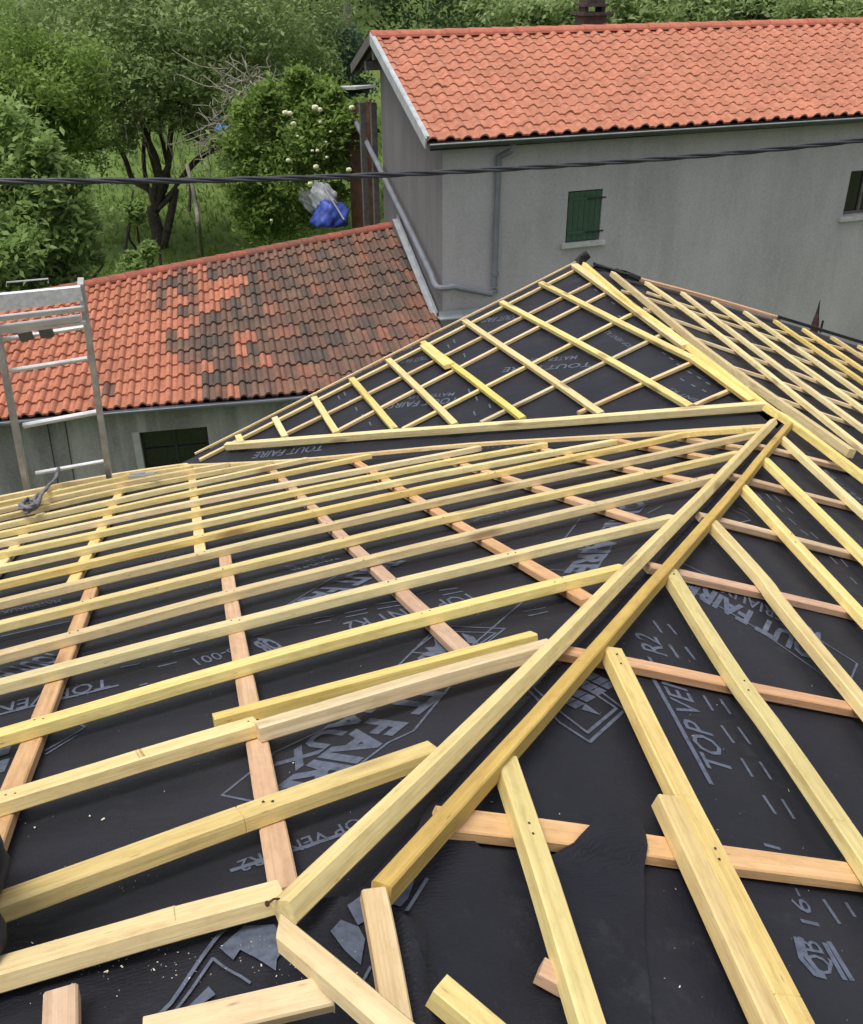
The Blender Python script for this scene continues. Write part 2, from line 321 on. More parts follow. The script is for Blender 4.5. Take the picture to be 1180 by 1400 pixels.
# eave line of A : keep the camera side
EA = vplane(eR, eL)
rise = np.array([0, 0, 1.0])
def above(P): return (P[0], P[1], -1)
def below(P): return (P[0], P[1], 1)
verge_out = hit(PC, 270, 621)
VC = vplane(hit(mC, 795, 354), hit(mC, 266, 624))       # verge of C
VD = vplane(hit(mD, 1172, 471), hit(mD, 798, 358))      # verge of D
def side(pl, inside):                  # orient a vertical clip so that `inside` is kept
    n, k = pl; return (n, k, 1 if n @ inside <= k else -1)
inA, inB, inC, inD = hit(mA, 300, 900), hit(mB, 1000, 900), hit(mC, 650, 520), hit(mD, 1050, 500)
left_lim = (np.array([-1.0, 0, 0]), 9.0, 1); right_lim = (np.array([1.0, 0, 0]), 7.5, 1); near_lim = (np.array([0, -1.0, 0]), 1.6, 1)
VR = vplane(hit(mD, 1076, 568), hit(mD, 1290, 728))
RA = [below(mB), above(mC), side(EA, inA), left_lim, near_lim]
RB = [below(mA), side(VR, inB), right_lim, near_lim]
RC = [above(mA), below(mD), side(VC, inC)]
RD = [below(mC), side(VR, inD), side(VD, inD), right_lim]
lo, hi = (-9.2, -1.8), (7.7, 10.5)
mem = {}
mem['A'] = sheet('roof_membrane', mA, RA, lo, hi, .16, M['membrane'], 'black printed roofing membrane under the battens of the large left slope')
mem['B'] = sheet('roof_membrane', mB, RB, lo, hi, .16, M['membrane'], 'black printed roofing membrane on the right front slope beside the hip')
mem['C'] = sheet('roof_membrane', mC, RC, lo, hi, .16, M['membrane'], 'black membrane on the triangular far slope in front of the grey house')
mem['D'] = sheet('roof_membrane', mD, RD, lo, hi, .16, M['membrane'], 'black membrane on the far right slope behind the ridge battens')
# ------------------------------------------------------------------ printing on the membranes
def flat_on(name, polys, P, parent, lift=.0013, px=True):
    bm = bmesh.new()
    for poly in polys:
        q = [hit(P, *p) if px else p for p in poly]
        try: bm.faces.new([bm.verts.new(v) for v in q])
        except ValueError: pass
    bmesh.ops.triangulate(bm, faces=bm.faces[:])
    for _ in range(2):
        es = [e for e in bm.edges if e.calc_length() > .09]
        if es: bmesh.ops.subdivide_edges(bm, edges=es, cuts=1); bmesh.ops.triangulate(bm, faces=bm.faces[:])
    n = Vector(P[0])
    for v in bm.verts: v.co += n * (wob(v.co) + lift)
    for f in bm.faces:
        f.normal_update()
        if f.normal.dot(n) < 0: f.normal_flip()
    me = bpy.data.meshes.new(name); bm.to_mesh(me); bm.free(); return link(name, me, M['ink'], parent)
def strokes(name, lines, P, parent, w, lift=.0013):
    polys = []
    for ln in lines:
        q = [hit(P, *p) for p in ln]
        for a, b in zip(q[:-1], q[1:]):
            d = b - a; s = np.cross(P[0], d); s = s / np.linalg.norm(s) * w / 2; e = d / np.linalg.norm(d) * w / 2
            polys.append([a - s - e * .0, b - s + e * .5, b + s + e * .5, a + s - e * .0])
    return flat_on(name, polys, P, parent, lift, px=False)
def word(s, P, parent, o, xe, hp, bold=.0, shear=0.0, lift=.0013, name='printed_lettering'):
    """word s from pixel o (baseline start) to pixel xe (baseline end), capital height reaching pixel hp"""
    cu = bpy.data.curves.new('t', 'FONT'); cu.body = s; cu.size = 1; cu.offset = bold; cu.shear = shear; cu.resolution_u = 2
    ob = bpy.data.objects.new('t', cu); col.objects.link(ob); dg = bpy.context.evaluated_depsgraph_get()
    me = bpy.data.meshes.new_from_object(ob.evaluated_get(dg)); bpy.data.objects.remove(ob); bpy.data.curves.remove(cu)
    O, E_, H = hit(P, *o), hit(P, *xe), hit(P, *hp); X = E_ - O; Lx = np.linalg.norm(X); X = X / Lx; Yv = np.cross(P[0], X); Hh = (H - O) @ Yv
    co = np.empty(len(me.vertices) * 3); me.vertices.foreach_get('co', co); co = co.reshape(-1, 3)
    x0, x1 = co[:, 0].min(), co[:, 0].max(); y1 = .69
    if Hh < 0: Yv, Hh = -Yv, -Hh
    w3 = O + np.outer((co[:, 0] - x0) / (x1 - x0) * Lx, X) + np.outer(co[:, 1] / y1 * Hh, Yv)
    w3 = np.array([p + P[0] * (wob(p) + lift) for p in w3]); me.vertices.foreach_set('co', w3.ravel()); me.update(); me.name = name
    return link(name, me, M['ink'], parent)
A_, B_, C_, D_ = mem['A'], mem['B'], mem['C'], mem['D']
def tv(P, par, o, xe, hp, bar_a, bar_b, bw, s='TOP VENT R2'):
    word(s, P, par, o, xe, hp, .008, .12)
    strokes('printed_bar', [[bar_a, bar_b]], P, par, bw)
# left slope
tv(mA, A_, (147, 926), (-90, 985), (152, 937), (162, 935), (-160, 1018), .012)
word('16-001', mA, A_, (327, 880), (262, 898), (330, 890), .004)
word('QB', mA, A_, (368, 870), (344, 877), (372, 889), .045)
strokes('printed_dash', [[(236, 889), (258, 884)], [(215, 909), (240, 903)], [(165, 910), (190, 905)], [(280, 865), (310, 860)], [(190, 935), (200, 932)]], mA, A_, .009)
word('TOP VENT R2', mA, A_, (642, 808), (468, 851), (648, 820), .008, .12)
strokes('printed_dash', [[(513, 826), (545, 821)], [(516, 832), (550, 826)], [(470, 838), (500, 832)], [(472, 843), (502, 837)], [(427, 845), (455, 841)], [(430, 851), (452, 847)], [(382, 858), (410, 853)], [(345, 867), (360, 864)], [(600, 806), (625, 802)], [(605, 812), (632, 806)], [(716, 832), (745, 826)], [(722, 838), (748, 832)], [(570, 812), (592, 806)]], mA, A_, .008)
word('TOP VENT R2', mA, A_, (505, 1106), (322, 1172), (512, 1120), .008, .12)
strokes('printed_bar', [[(520, 1118), (316, 1184)]], mA, A_, .010)
word('TOUT FAIRE', mA, A_, (645, 880), (360, 1082), (673, 895), .045)
word('MATERIAUX', mA, A_, (600, 876), (368, 1042), (617, 886), .035)
strokes('printed_outline', [[(735, 800), (620, 902), (540, 945), (375, 1020), (302, 1079), (370, 1093), (445, 1085), (480, 1047), (530, 1010), (565, 995), (640, 905), (720, 868)]], mA, A_, .006)
strokes('printed_outline', [[(545, 905), (590, 862), (610, 853), (690, 856), (660, 880)], [(562, 888), (600, 860), (678, 862), (655, 878)], [(562, 888), (600, 892), (640, 884)]], mA, A_, .006)
flat_on('printed_emblem', [[(592, 868), (612, 866), (618, 876), (596, 880)], [(630, 862), (648, 868), (655, 878), (640, 876)], [(580, 882), (608, 880), (612, 888), (588, 888)]], mA, A_)
word('TOUT FAIRE', mA, A_, (862, 676), (772, 778), (884, 684), .045)
strokes('printed_outline', [[(793, 708), (770, 735)], [(905, 690), (885, 700)], [(836, 742), (812, 776), (740, 773)], [(872, 700), (884, 688)]], mA, A_, .006)
word('MATERIAUX', mA, A_, (846, 700), (790, 748), (862, 706), .015)
word('TOUT FAIRE', mA, A_, (520, 765), (372, 838), (536, 776), .045)
strokes('printed_outline', [[(486, 772), (392, 826)], [(500, 800), (460, 825)]], mA, A_, .006)
word('TOP VENT R2', mA, A_, (450, 757), (388, 772), (452, 766), .006, .12)
word('TOUT FAIRE', mA, A_, (70, 888), (-60, 938), (78, 902), .045)
word('MATERIAUX', mA, A_, (82, 818), (2, 836), (83, 823), .01)
strokes('printed_bar', [[(95, 846), (2, 868)]], mA, A_, .010)
strokes('printed_outline', [[(60, 1026), (108, 998), (116, 992), (96, 984)], [(62, 1030), (104, 1004)]], mA, A_, .006)
flat_on('printed_emblem', [[(0, 1010), (20, 1006), (12, 1030), (-10, 1038)], [(0, 1040), (14, 1036), (6, 1054), (-8, 1058)]], mA, A_)
word('TOP VENT', mA, A_, (690, 692), (632, 706), (692, 699), .006, .12)
word('MATERIAUX', mA, A_, (265, 750), (205, 764), (266, 758), .01)
word('TOP VENT R2', mA, A_, (880, 674), (800, 690), (881, 680), .006, .12)
# right slope
tv(mB, B_, (1006, 1056), (899, 868), (977, 1064), (974, 1071), (880, 900), .012)
word('16-001', mB, B_, (1124, 1263), (1069, 1155), (1104, 1268), .004)
strokes('printed_outline', [[(1091, 1278), (1098, 1307), (1117, 1328), (1130, 1331)], [(1097, 1278), (1104, 1303), (1121, 1324)], [(1136, 1283), (1168, 1335)], [(1130, 1285), (1158, 1334)]], mB, B_, .011)
word('QB', mB, B_, (1146, 1331), (1121, 1284), (1114, 1324), .006)
dz = []
for a in [((320, 60), (355, 120)), ((390, 70), (430, 125)), ((470, 290), (510, 355)), ((545, 305), (590, 370)), ((550, 425), (605, 500)), ((625, 430), (680, 505)), ((640, 570), (690, 650)), ((725, 585), (775, 660)), ((740, 735), (795, 815)), ((825, 750), (880, 835))]:
    dz.append([(820 + x / 3.28, 860 + y / 3.28) for x, y in a])
for a in [((975, 700), (1065, 830)), ((1100, 715), (1150, 790))]: dz.append([(885 + x / 4, 1050 + y / 4) for x, y in a])
for a in [((40, 1140), (85, 1205)), ((120, 1160), (165, 1215)), ((125, 1275), (175, 1340)), ((215, 1290), (265, 1355)), ((655, 445), (690, 480)), ((700, 455), (735, 490)), ((715, 510), (750, 545)), ((765, 520), (805, 555)), ((780, 580), (820, 615)), ((845, 645), (885, 675)), ((900, 660), (940, 695)), ((1000, 790), (1045, 835)), ((1060, 805), (1100, 850)), ((1115, 910), (1150, 945))]:
    dz.append([(885 + x / 4, 560 + y / 4) for x, y in a])
strokes('printed_dash', dz, mB, B_, .008)
word('TOUT FAIRE', mB, B_, (1142, 900), (945, 789), (1130, 914), .045)
word('MATERIAUX', mB, B_, (1122, 866), (988, 797), (1114, 874), .015)
strokes('printed_outline', [[(925, 770), (948, 805), (1030, 855), (1108, 910), (1172, 955)], [(1120, 875), (1172, 907), (1163, 930)], [(930, 765), (1000, 800)]], mB, B_, .006)
strokes('printed_outline', [[(745, 905), (715, 935), (765, 988), (806, 1015), (855, 970), (795, 925)], [(750, 915), (728, 938), (768, 975), (803, 1002), (843, 968), (795, 936)]], mB, B_, .007)
emb = []
for i in range(4):
    for j in range(3):
        x0, y0 = 752 + i * 15 + j * 12, 962 - i * 9 + j * 6 - 10
        emb.append([(x0, y0), (x0 + 13, y0 - 7), (x0 + 24, y0 - 2), (x0 + 11, y0 + 5)])
flat_on('printed_emblem', emb + [[(795, 970), (822, 978), (800, 962)]], mB, B_)
word('TOP VENT R2', mB, B_, (1092, 738), (1040, 672), (1086, 742), .008, .12)
strokes('printed_outline', [[(995, 690), (1018, 700), (1028, 708), (1012, 712)], [(1000, 686), (1024, 698)]], mB, B_, .006)
word('TOUT FAIRE', mB, B_, (1190, 690), (1130, 640), (1178, 694), .02)
# far triangular slope
word('TOP VENT R2', mC, C_, (990, 560), (918, 528), (985, 563), .006, .12)
word('TOP VENT R2', mC, C_, (868, 473), (832, 450), (862, 476), .006, .12)
word('TOUT FAIRE', mC, C_, (810, 494), (690, 502), (812, 500), .012)
word('MATERIAUX', mC, C_, (790, 484), (720, 490), (791, 489), .006)
word('TOUT FAIRE', mC, C_, (628, 541), (534, 551), (630, 548), .012)
word('MATERIAUX', mC, C_, (622, 535), (558, 541), (623, 539), .006)
word('TOUT FAIRE', mC, C_, (712, 428), (655, 434), (713, 434), .012)
word('TOUT FAIRE', mC, C_, (590, 484), (545, 490), (591, 489), .012)
word('TOUT FAIRE', mC, C_, (720, 608), (640, 612), (722, 616), .012)
word('TOUT FAIRE', mC, C_, (445, 606), (350, 616), (447, 614), .012)
word('MATERIAUX', mC, C_, (420, 599), (350, 607), (421, 604), .006)
word('TOP VENT R2', mC, C_, (1040, 581), (975, 585), (1041, 589), .006, .12)
dl = []
for x, y in [(905, 480), (915, 487), (925, 495), (940, 505), (953, 512), (965, 520), (930, 515), (945, 523), (960, 530), (895, 470), (880, 462), (868, 450), (845, 430), (858, 440), (812, 395), (822, 402), (836, 412), (790, 392)]:
    dl.append([(x, y), (x + 5, y + 3)])
for x, y in [(620, 463), (627, 473), (634, 483), (612, 470), (655, 520), (663, 535), (668, 550), (650, 540), (647, 560), (470, 535), (478, 545), (486, 556), (495, 566), (505, 577), (462, 540), (470, 552), (560, 470), (640, 530)]:
    dl.append([(x, y), (x + 2.2, y + 5)])
strokes('printed_dash', dl, mC, C_, .010)
# ------------------------------------------------------------------ ribbed membrane draped over the hip end, over the counter-batten
def comp(x, y):                        # first hit of the two convex slopes
    a, b = hit(mA, x, y), hit(mB, x, y); return a if np.linalg.norm(a - CAM) > np.linalg.norm(b - CAM) else b
e6 = run_on(CBT['B'], [(600, 1117), (800, 1141), (1172, 1193), (1300, 1212)], 3.2)
def segd(p, a, b):
    p, a, b = np.array(p)[:2], np.array(a)[:2], np.array(b)[:2]; t = max(0, min(1, ((p - a) @ (b - a)) / ((b - a) @ (b - a)))); return np.linalg.norm(p - a - (b - a) * t)
cover_px = [(-260, 1470), (-80, 1392), (60, 1342), (150, 1306), (240, 1275), (330, 1252), (400, 1248), (470, 1232), (520, 1204), (556, 1168), (575, 1120), (592, 1096), (612, 1118), (640, 1146), (655, 1166), (700, 1172), (745, 1176), (775, 1168), (797, 1146), (812, 1124), (838, 1124), (862, 1131), (872, 1160), (876, 1200), (880, 1290), (893, 1430), (905, 1600), (-260, 1700)]
foldline = [comp(548, 1268), comp(562, 1320), comp(576, 1420)]
topline = [comp(*p) for p in [(-80, 1392), (60, 1342), (240, 1275), (400, 1248), (520, 1206)]]
E6A, E6B = hit(MEM['B'], 755, 1141), hit(MEM['B'], 784, 1145)
def cover_h(q):
    n = mA[0] if (mA[0] @ q - mA[1]) > (mB[0] @ q - mB[1]) else mB[0]
    h = wob(q) + .011 + .004 * math.sin(23 * q[0] + 9 * q[1]) * math.sin(17 * q[1] - 5 * q[0]) + .002 * math.sin(51 * q[0] - 33 * q[1])
    h += .022 * math.exp(-(min(segd(q, a, b) for a, b in zip(foldline[:-1], foldline[1:])) / .016) ** 2)
    h += .012 * math.exp(-(min(segd(q, a, b) for a, b in zip(topline[:-1], topline[1:])) / .014) ** 2)
    e = E6B - E6A; t_ = ((q - E6A)[:2] @ e[:2]) / (e[:2] @ e[:2]); dn = np.linalg.norm((q - E6A - e * t_)[:2])
    b_ = max(0, min(1, (.066 - dn) / .034)); b_ = b_ * b_ * (3 - 2 * b_); sp_ = (e[0] * (q - E6A)[1] - e[1] * (q - E6A)[0]) / (e[:2] @ e[:2]); f_ = max(0, min(1, (t_ - .75 * sp_ - .1) * 1.6)); h += (HCS['B'] + .001) * b_ * f_ * f_ * (3 - 2 * f_)
    return h, n
bm = bmesh.new(); cp = [comp(*p) for p in cover_px]
bmesh.ops.triangle_fill  # (ngon triangulated below)
bm.faces.new([bm.verts.new((p[0], p[1], 0)) for p in cp]); bmesh.ops.triangulate(bm, faces=bm.faces[:])
xs = [p[0] for p in cp]; ys = [p[1] for p in cp]
for ax, (l, h_) in enumerate(((min(xs), max(xs)), (min(ys), max(ys)))):
    v = l + .018
    while v < h_:
        co = [0, 0, 0]; no = [0, 0, 0]; co[ax] = v; no[ax] = 1
        bmesh.ops.bisect_plane(bm, geom=bm.verts[:] + bm.edges[:] + bm.faces[:], plane_co=co, plane_no=no); v += .018
hn, hk = vplane(H0, J)
bmesh.ops.bisect_plane(bm, geom=bm.verts[:] + bm.edges[:] + bm.faces[:], plane_co=Vector(H0), plane_no=Vector(hn))
for v in bm.verts:
    x, y = v.co.x, v.co.y; z = min((P[1] - P[0][0] * x - P[0][1] * y) / P[0][2] for P in (mA, mB)); q = np.array([x, y, z]); h, n = cover_h(q); v.co = Vector(q + n * h)
hipcover = tag(from_bm('hip_membrane', bm, M['membrane_rib'], None, None, True), 'ribbed black membrane draped over the near hip end, edge folded and torn', 'membrane')
for f in hipcover.data.polygons: pass
def on_cover(polys, name='printed_emblem'):
    bm = bmesh.new()
    for poly in polys: bm.faces.new([bm.verts.new(comp(*p)) for p in poly])
    bmesh.ops.triangulate(bm, faces=bm.faces[:])
    for _ in range(4):
        es = [e for e in bm.edges if e.calc_length() > .022]
        if es: bmesh.ops.subdivide_edges(bm, edges=es, cuts=1); bmesh.ops.triangulate(bm, faces=bm.faces[:])
    for v in bm.verts:
        h, n = cover_h(np.array(v.co)); v.co += Vector(n * (h + .004))
    return from_bm(name, bm, M['ink'], hipcover)
def ribbon(pts, w):
    out = []
    for a, b in zip(pts[:-1], pts[1:]):
        a, b = np.array(a, float), np.array(b, float); s = np.array([-(b - a)[1], (b - a)[0]]); s = s / np.linalg.norm(s) * w / 2; out.append([tuple(a - s), tuple(b - s), tuple(b + s), tuple(a + s)])
    return out
on_cover([[(302, 1306), (336, 1274), (376, 1270), (390, 1290), (388, 1312), (373, 1337), (330, 1308), (321, 1323)], [(258, 1385), (287, 1358), (297, 1372), (270, 1388)], [(450, 1277), (464, 1262), (489, 1270), (498, 1286), (492, 1322), (470, 1300)], [(472, 1244), (492, 1230), (498, 1262), (488, 1268)]])
on_cover(ribbon([(212, 1400), (235, 1378), (270, 1330), (300, 1290), (318, 1272), (338, 1256)], 5) + ribbon([(238, 1392), (262, 1362), (293, 1320), (318, 1340), (345, 1358)], 4) + ribbon([(492, 1350), (505, 1325)], 4), 'printed_outline')
on_cover([[(534, 1240), (548, 1214), (566, 1205), (556, 1232), (545, 1244)], [(536, 1216), (550, 1206), (572, 1198), (556, 1212)]])
on_cover(ribbon([(546, 1263), (583, 1203)], 5), 'printed_outline')
# ------------------------------------------------------------------ battens
GA = 'battens across the left slope'; GAc = 'counter-battens running down the left slope'
ybars = {  # pixels along each batten's top centre line, left to right
 0: [(-120, 1358), (0, 1316), (200, 1258), (383, 1210)],
 1: [(-120, 1270), (0, 1227), (295, 1121), (592, 1017)],
 2: [(-120, 1127), (0, 1090), (200, 1028), (350, 984)],
 3: [(-120, 1033), (0, 1000), (295, 915), (590, 836), (852, 772)],
 4: [(-120, 963), (0, 932), (295, 855), (590, 781), (920, 704)],
 5: [(-120, 922), (0, 891), (295, 813), (590, 741), (885, 671), (978, 648)],
 6: [(-120, 879), (0, 850), (295, 778), (590, 709), (885, 644), (1010, 616)],
 7: [(-120, 847), (0, 820), (295, 750), (590, 684), (885, 622), (1036, 589)],
 8: [(-120, 821), (0, 795), (295, 727), (590, 662), (885, 602), (945, 590), (1045, 583)],
 9: [(-120, 797), (0, 773), (295, 708), (590, 647), (840, 600)],
 10: [(-120, 776), (0, 754), (295, 692), (590, 633), (745, 605)],
 11: [(-120, 759), (0, 739), (295, 678), (590, 622), (655, 609)],
 12: [(-120, 745), (0, 727), (295, 664), (505, 620)],
 13: [(-120, 733), (0, 716), (295, 652), (420, 625)],
 14: [(-120, 721), (0, 705), (180, 664), (370, 629)],
 15: [(-120, 710), (0, 695), (175, 657), (310, 632)],
 16: [(-120, 701), (0, 686), (175, 650), (262, 636)]}
la = ['nearest batten on the left slope, its end meeting the hip at the bottom',
      'second nearest long batten on the left slope, dark saw mark across it',
      'pale batten on the left slope ending where a spliced piece is laid on']
A_OBJ, B_OBJ = {}, {}
for i, pl in ybars.items():
    lab = la[i] if i < 3 else ('%s pale pine batten from the bottom on the left slope' % ORD[i])
    if i == 16: lab = 'last pale batten on the left slope, next to the eave board'
    jn = {1: [(329, 1110)], 3: [(640, 824), (772, 792)], 4: [(725, 752), (250, 866)], 5: [(663, 723)], 6: [(625, 702)], 7: [(593, 683)], 8: [(770, 626)], 9: [(720, 621)], 10: [(650, 622)], 99: []}.get(i, [])
    qa = [hit(PA, *p) for p in pl[1:]]; da = qa[0] - qa[1]; qa.insert(0, qa[0] + da / np.linalg.norm(da) * 2.2)
    A_OBJ[i] = batten('roof_batten', qa, PA[0], .042 if i == 0 else .047, HBS['A'], M['batten'], lab, 'batten', GA, 0.0, [hit(PA, *p) for p in jn])
batten('roof_batten', [hit(off(PA, .004), 350, 990), hit(off(PA, .004), 560, 928), hit(off(PA, .004), 752, 876)], PA[0], .040, HBS['A'] + .004, M['cream'], 'cream spliced batten on the left slope butting the hip, front of a pair', 'batten', GA)
batten('roof_batten', [hit(off(PA, .002), 291, 978), hit(off(PA, .002), 729, 864)], PA[0], .032, HBS['A'], M['batten'], 'short overlapping batten behind the cream spliced batten on the left slope', 'batten', GA)
# eave board and valley edge board of A
batten('eave_board', [hit(PA, 0, 678) + (hit(PA, 0, 678) - hit(PA, 170, 645)) * 2.6] + [hit(PA, *p) for p in [(0, 678), (85, 660), (170, 645), (256, 633)]], PA[0], .05, .05, M['batten'], 'yellow eave board along the far left edge of the slope', 'board', None)
batten('valley_board', [hit(off(PA, -.006), *p) for p in [(248, 635), (400, 628), (640, 606), (850, 593), (1050, 580)]], PA[0], .040, HBS['A'] - .006, M['cream'], 'thin tan board bordering the valley on the left slope', 'board', None)
cbA = [([(261, 637), (274, 756)], 'upper yellow counter-batten above the jog, third from the left slope edge'),
       ([(306, 754), (330, 902), (387, 1212)], 'wide pink counter-batten reaching the near end of the hip'),
       ([(360, 630), (480, 742), (575, 832), (645, 897)], 'pink counter-batten ending at the spliced pair of battens'),
       ([(478, 625), (592, 694), (700, 756), (806, 819)], 'pink counter-batten running to the hip, above the spliced pair'),
       ([(596, 622), (697, 653), (787, 682), (880, 710)], 'thin counter-batten reaching the middle of the hip from the left'),
       ([(728, 610), (815, 629), (905, 648), (962, 658)], 'thin counter-batten on the left slope, just above the hip middle'),
       ([(842, 600), (885, 609), (975, 624)], 'short counter-batten on the left slope near the valley top'),
       ([(930, 596), (1018, 611)], 'shortest counter-batten on the left slope, beside the roof junction'),
       ([(178, 644), (140, 718), (98, 796)], 'upper left counter-batten between the eave and the jog'),
       ([(128, 796), (73, 932), (17, 1077), (-40, 1230)], 'wide pink counter-batten at the far left of the slope, below the jog'),
       ([(82, 666), (40, 720), (-15, 790)], 'counter-batten under the coil of rope at the left edge')]
for pl, lab in cbA:
    batten('counter_batten', [hit(CBT['A'], *p) for p in pl], PA[0], .043, HCS['A'], M['batten' if 'pper' in lab or 'rope' in lab else 'counter'], lab, 'batten', GAc)
# hip battens
HL = np.array([-(J - H0)[1], (J - H0)[0], 0.0]); HL /= np.linalg.norm(HL)
batten('hip_batten', [hit(off(PA, .008), *p) for p in [(381, 1231), (715, 915), (885, 745), (1056, 573)]], PA[0] * .8 + PB[0] * .2 + HL * .42, .034, .034, M['batten'], 'thick yellow hip batten on the left of the hip line', 'batten', 'hip battens')
batten('hip_batten', [hit(off(PB, .008), *p) for p in [(521, 1206), (834, 862), (960, 719), (1080, 577)]], PB[0] * .55 + PA[0] * .45 + HL * .08, .030, .036, M['batten_deep'], 'deep golden hip batten on the right of the hip line', 'batten', 'hip battens')
GB = 'battens on the right slope'
bB = [([(694, 1032), (811, 1400), (860, 1555)], .042, 'nearest batten on the right slope, leaning beside the short stub'),
      ([(838, 884), (936, 1080), (1101, 1402), (1180, 1556)], .050, 'long right slope batten marked red where the second piece starts alongside'),
      ([(917, 776), (1008, 919), (1172, 1152), (1290, 1310)], .050, 'third batten on the right slope, worn dark edge and red mark'),
      ([(974, 710), (1045, 789), (1142, 910), (1290, 1094)], .049, 'fourth batten on the right slope, greenish patch midway'),
      ([(1016, 661), (1172, 829), (1300, 966)], .047, 'fifth batten on the right slope from the near end of the hip'),
      ([(1046, 625), (1172, 747), (1300, 871)], .046, 'sixth batten on the right slope, near the roof junction'),
      ([(1068, 594), (1172, 688), (1300, 804)], .044, 'shortest visible right slope batten beside the valley')]
for bi, (pl, w, lab) in enumerate(bB): B_OBJ[bi] = batten('roof_batten', run_on(PB, pl, 2.6), PB[0], w, HBS['B'], M['batten'], lab, 'batten', GB, 0.0, [hit(PB, *p) for p in {1: [(940, 1088), (1078, 1360)], 2: [(1022, 942), (1150, 1122)], 3: [(1085, 840)]}.get(bi, [])])
batten('roof_batten', run_on(off(PB, .003), [(915, 1088), (1065, 1402), (1140, 1560)], 1.2), PB[0], .043, HBS['B'] + .003, M['batten'], 'doubling batten laid against the red marked batten, front right', 'batten', GB)
GBc = 'counter-battens on the right slope'
cbB = [([(1030, 606), (1172, 641), (1300, 673)], 'topmost pink counter-batten on the right slope, below the ridge battens'),
       ([(1001, 648), (1172, 692), (1300, 724)], 'second pink counter-batten down the right slope'),
       ([(957, 703), (1172, 757), (1300, 789)], 'third pink counter-batten down the right slope'),
       ([(887, 771), (1172, 837), (1300, 866)], 'fourth pink counter-batten, its sawn end showing between the hip battens'),
       ([(753, 882), (866, 904), (1003, 933), (1172, 967), (1300, 993)], 'pink counter-batten crossing just above the large printed lettering'),
       ]
for pl, lab in cbB: batten('counter_batten', run_on(CBT['B'], pl, 3.2), PB[0], .036, HCS['B'], M['counter'], lab, 'batten', GBc)
batten('counter_batten', e6, PB[0], .052, HCS['B'], M['counter'], 'lowest pink counter-batten on the right slope, partly covered by membrane', 'batten', GBc)
# far triangular slope
GC = 'battens on the far triangular slope'
bC = [([(739, 385), (850, 440), (947, 488)], 'second batten below the ridge on the far triangular slope', 'batten'),
      ([(945, 486), (1028, 546)], 'short batten continuing towards the roof junction on the far slope', 'batten'),
      ([(685, 411), (815, 480), (944, 553)], 'third longest batten on the far triangular slope', 'batten'),
      ([(634, 436), (720, 494), (822, 563)], 'batten on the far triangular slope right of the bright yellow one', 'batten'),
      ([(578, 466), (715, 570)], 'bright yellow batten with a short block at its top', 'batten_fresh'),
      ([(531, 490), (622, 578)], 'batten on the far slope left of the bright yellow one', 'batten'),
      ([(480, 516), (540, 585)], 'third smallest batten on the far triangular slope', 'batten'),
      ([(429, 542), (460, 590)], 'second smallest sloping batten on the far triangle', 'batten'),
      ([(375, 570), (389, 596)], 'tiny pale batten near the left tip of the far triangle', 'batten'),
      ([(325, 594), (329, 603)], 'stub of batten at the far left tip of the triangle', 'batten')]
for pl, lab, m in bC: batten('roof_batten', [hit(PC, *p) for p in pl], PC[0], .044, HB, M[m], lab, 'batten', GC)
batten('timber_block', [hit(off(PC, .012), 580, 470), hit(off(PC, .012), 614, 498)], PC[0], .075, HB, M['batten_fresh'], 'short bright yellow block beside the yellow batten', 'timber block', None)
cC = [[(390, 592), (555, 511), (810, 385)], [(460, 588), (555, 538), (827, 400)], [(550, 585), (836, 441), (866, 428)], [(657, 576), (845, 485), (906, 455)], [(790, 563), (845, 538), (947, 493)], [(949, 552), (996, 532)]]
lC = ['thin cream counter-batten nearest the far verge of the triangular slope', 'second thin cream counter-batten from the far verge', 'third thin cream counter-batten across the middle of the triangular slope', 'fourth thin cream counter-batten on the triangular slope', 'cream counter-batten low on the triangular slope near the junction', 'shortest cream counter-batten at the corner of the triangular slope']
for pl, lab in zip(cC, lC): batten('counter_batten', [hit(CBT['C'], *p) for p in pl], PC[0], .028, HCS['C'], M['cream'], lab, 'batten', 'thin counter-battens on the far triangular slope')
batten('verge_batten', [hit(CBT['C'], 272, 627), hit(CBT['C'], 555, 485), hit(CBT['C'], 790, 366)], PC[0], .028, HCS['C'], M['cream'], 'cream batten along the inside of the far verge', 'batten', None)
vb0, vb1 = hit(off(PC, .005), 266, 619), hit(off(PC, .005), 791, 355)
batten('verge_board', [vb0, vb1], PC[0], .011, .016, M['cream'], 'thin sawn board edging the far verge above the old tiled roof', 'board', None)
batten('lower_board', [hit(off(PC, .004), 308, 606), hit(off(PC, .004), 1046, 550)], PC[0], .042, .045, M['batten'], 'long horizontal board along the bottom of the triangular slope', 'board', None)
# valley liner between A and C
va0, va1, vb_, = hit(mA, 268, 633), hit(mA, 1058, 577), None
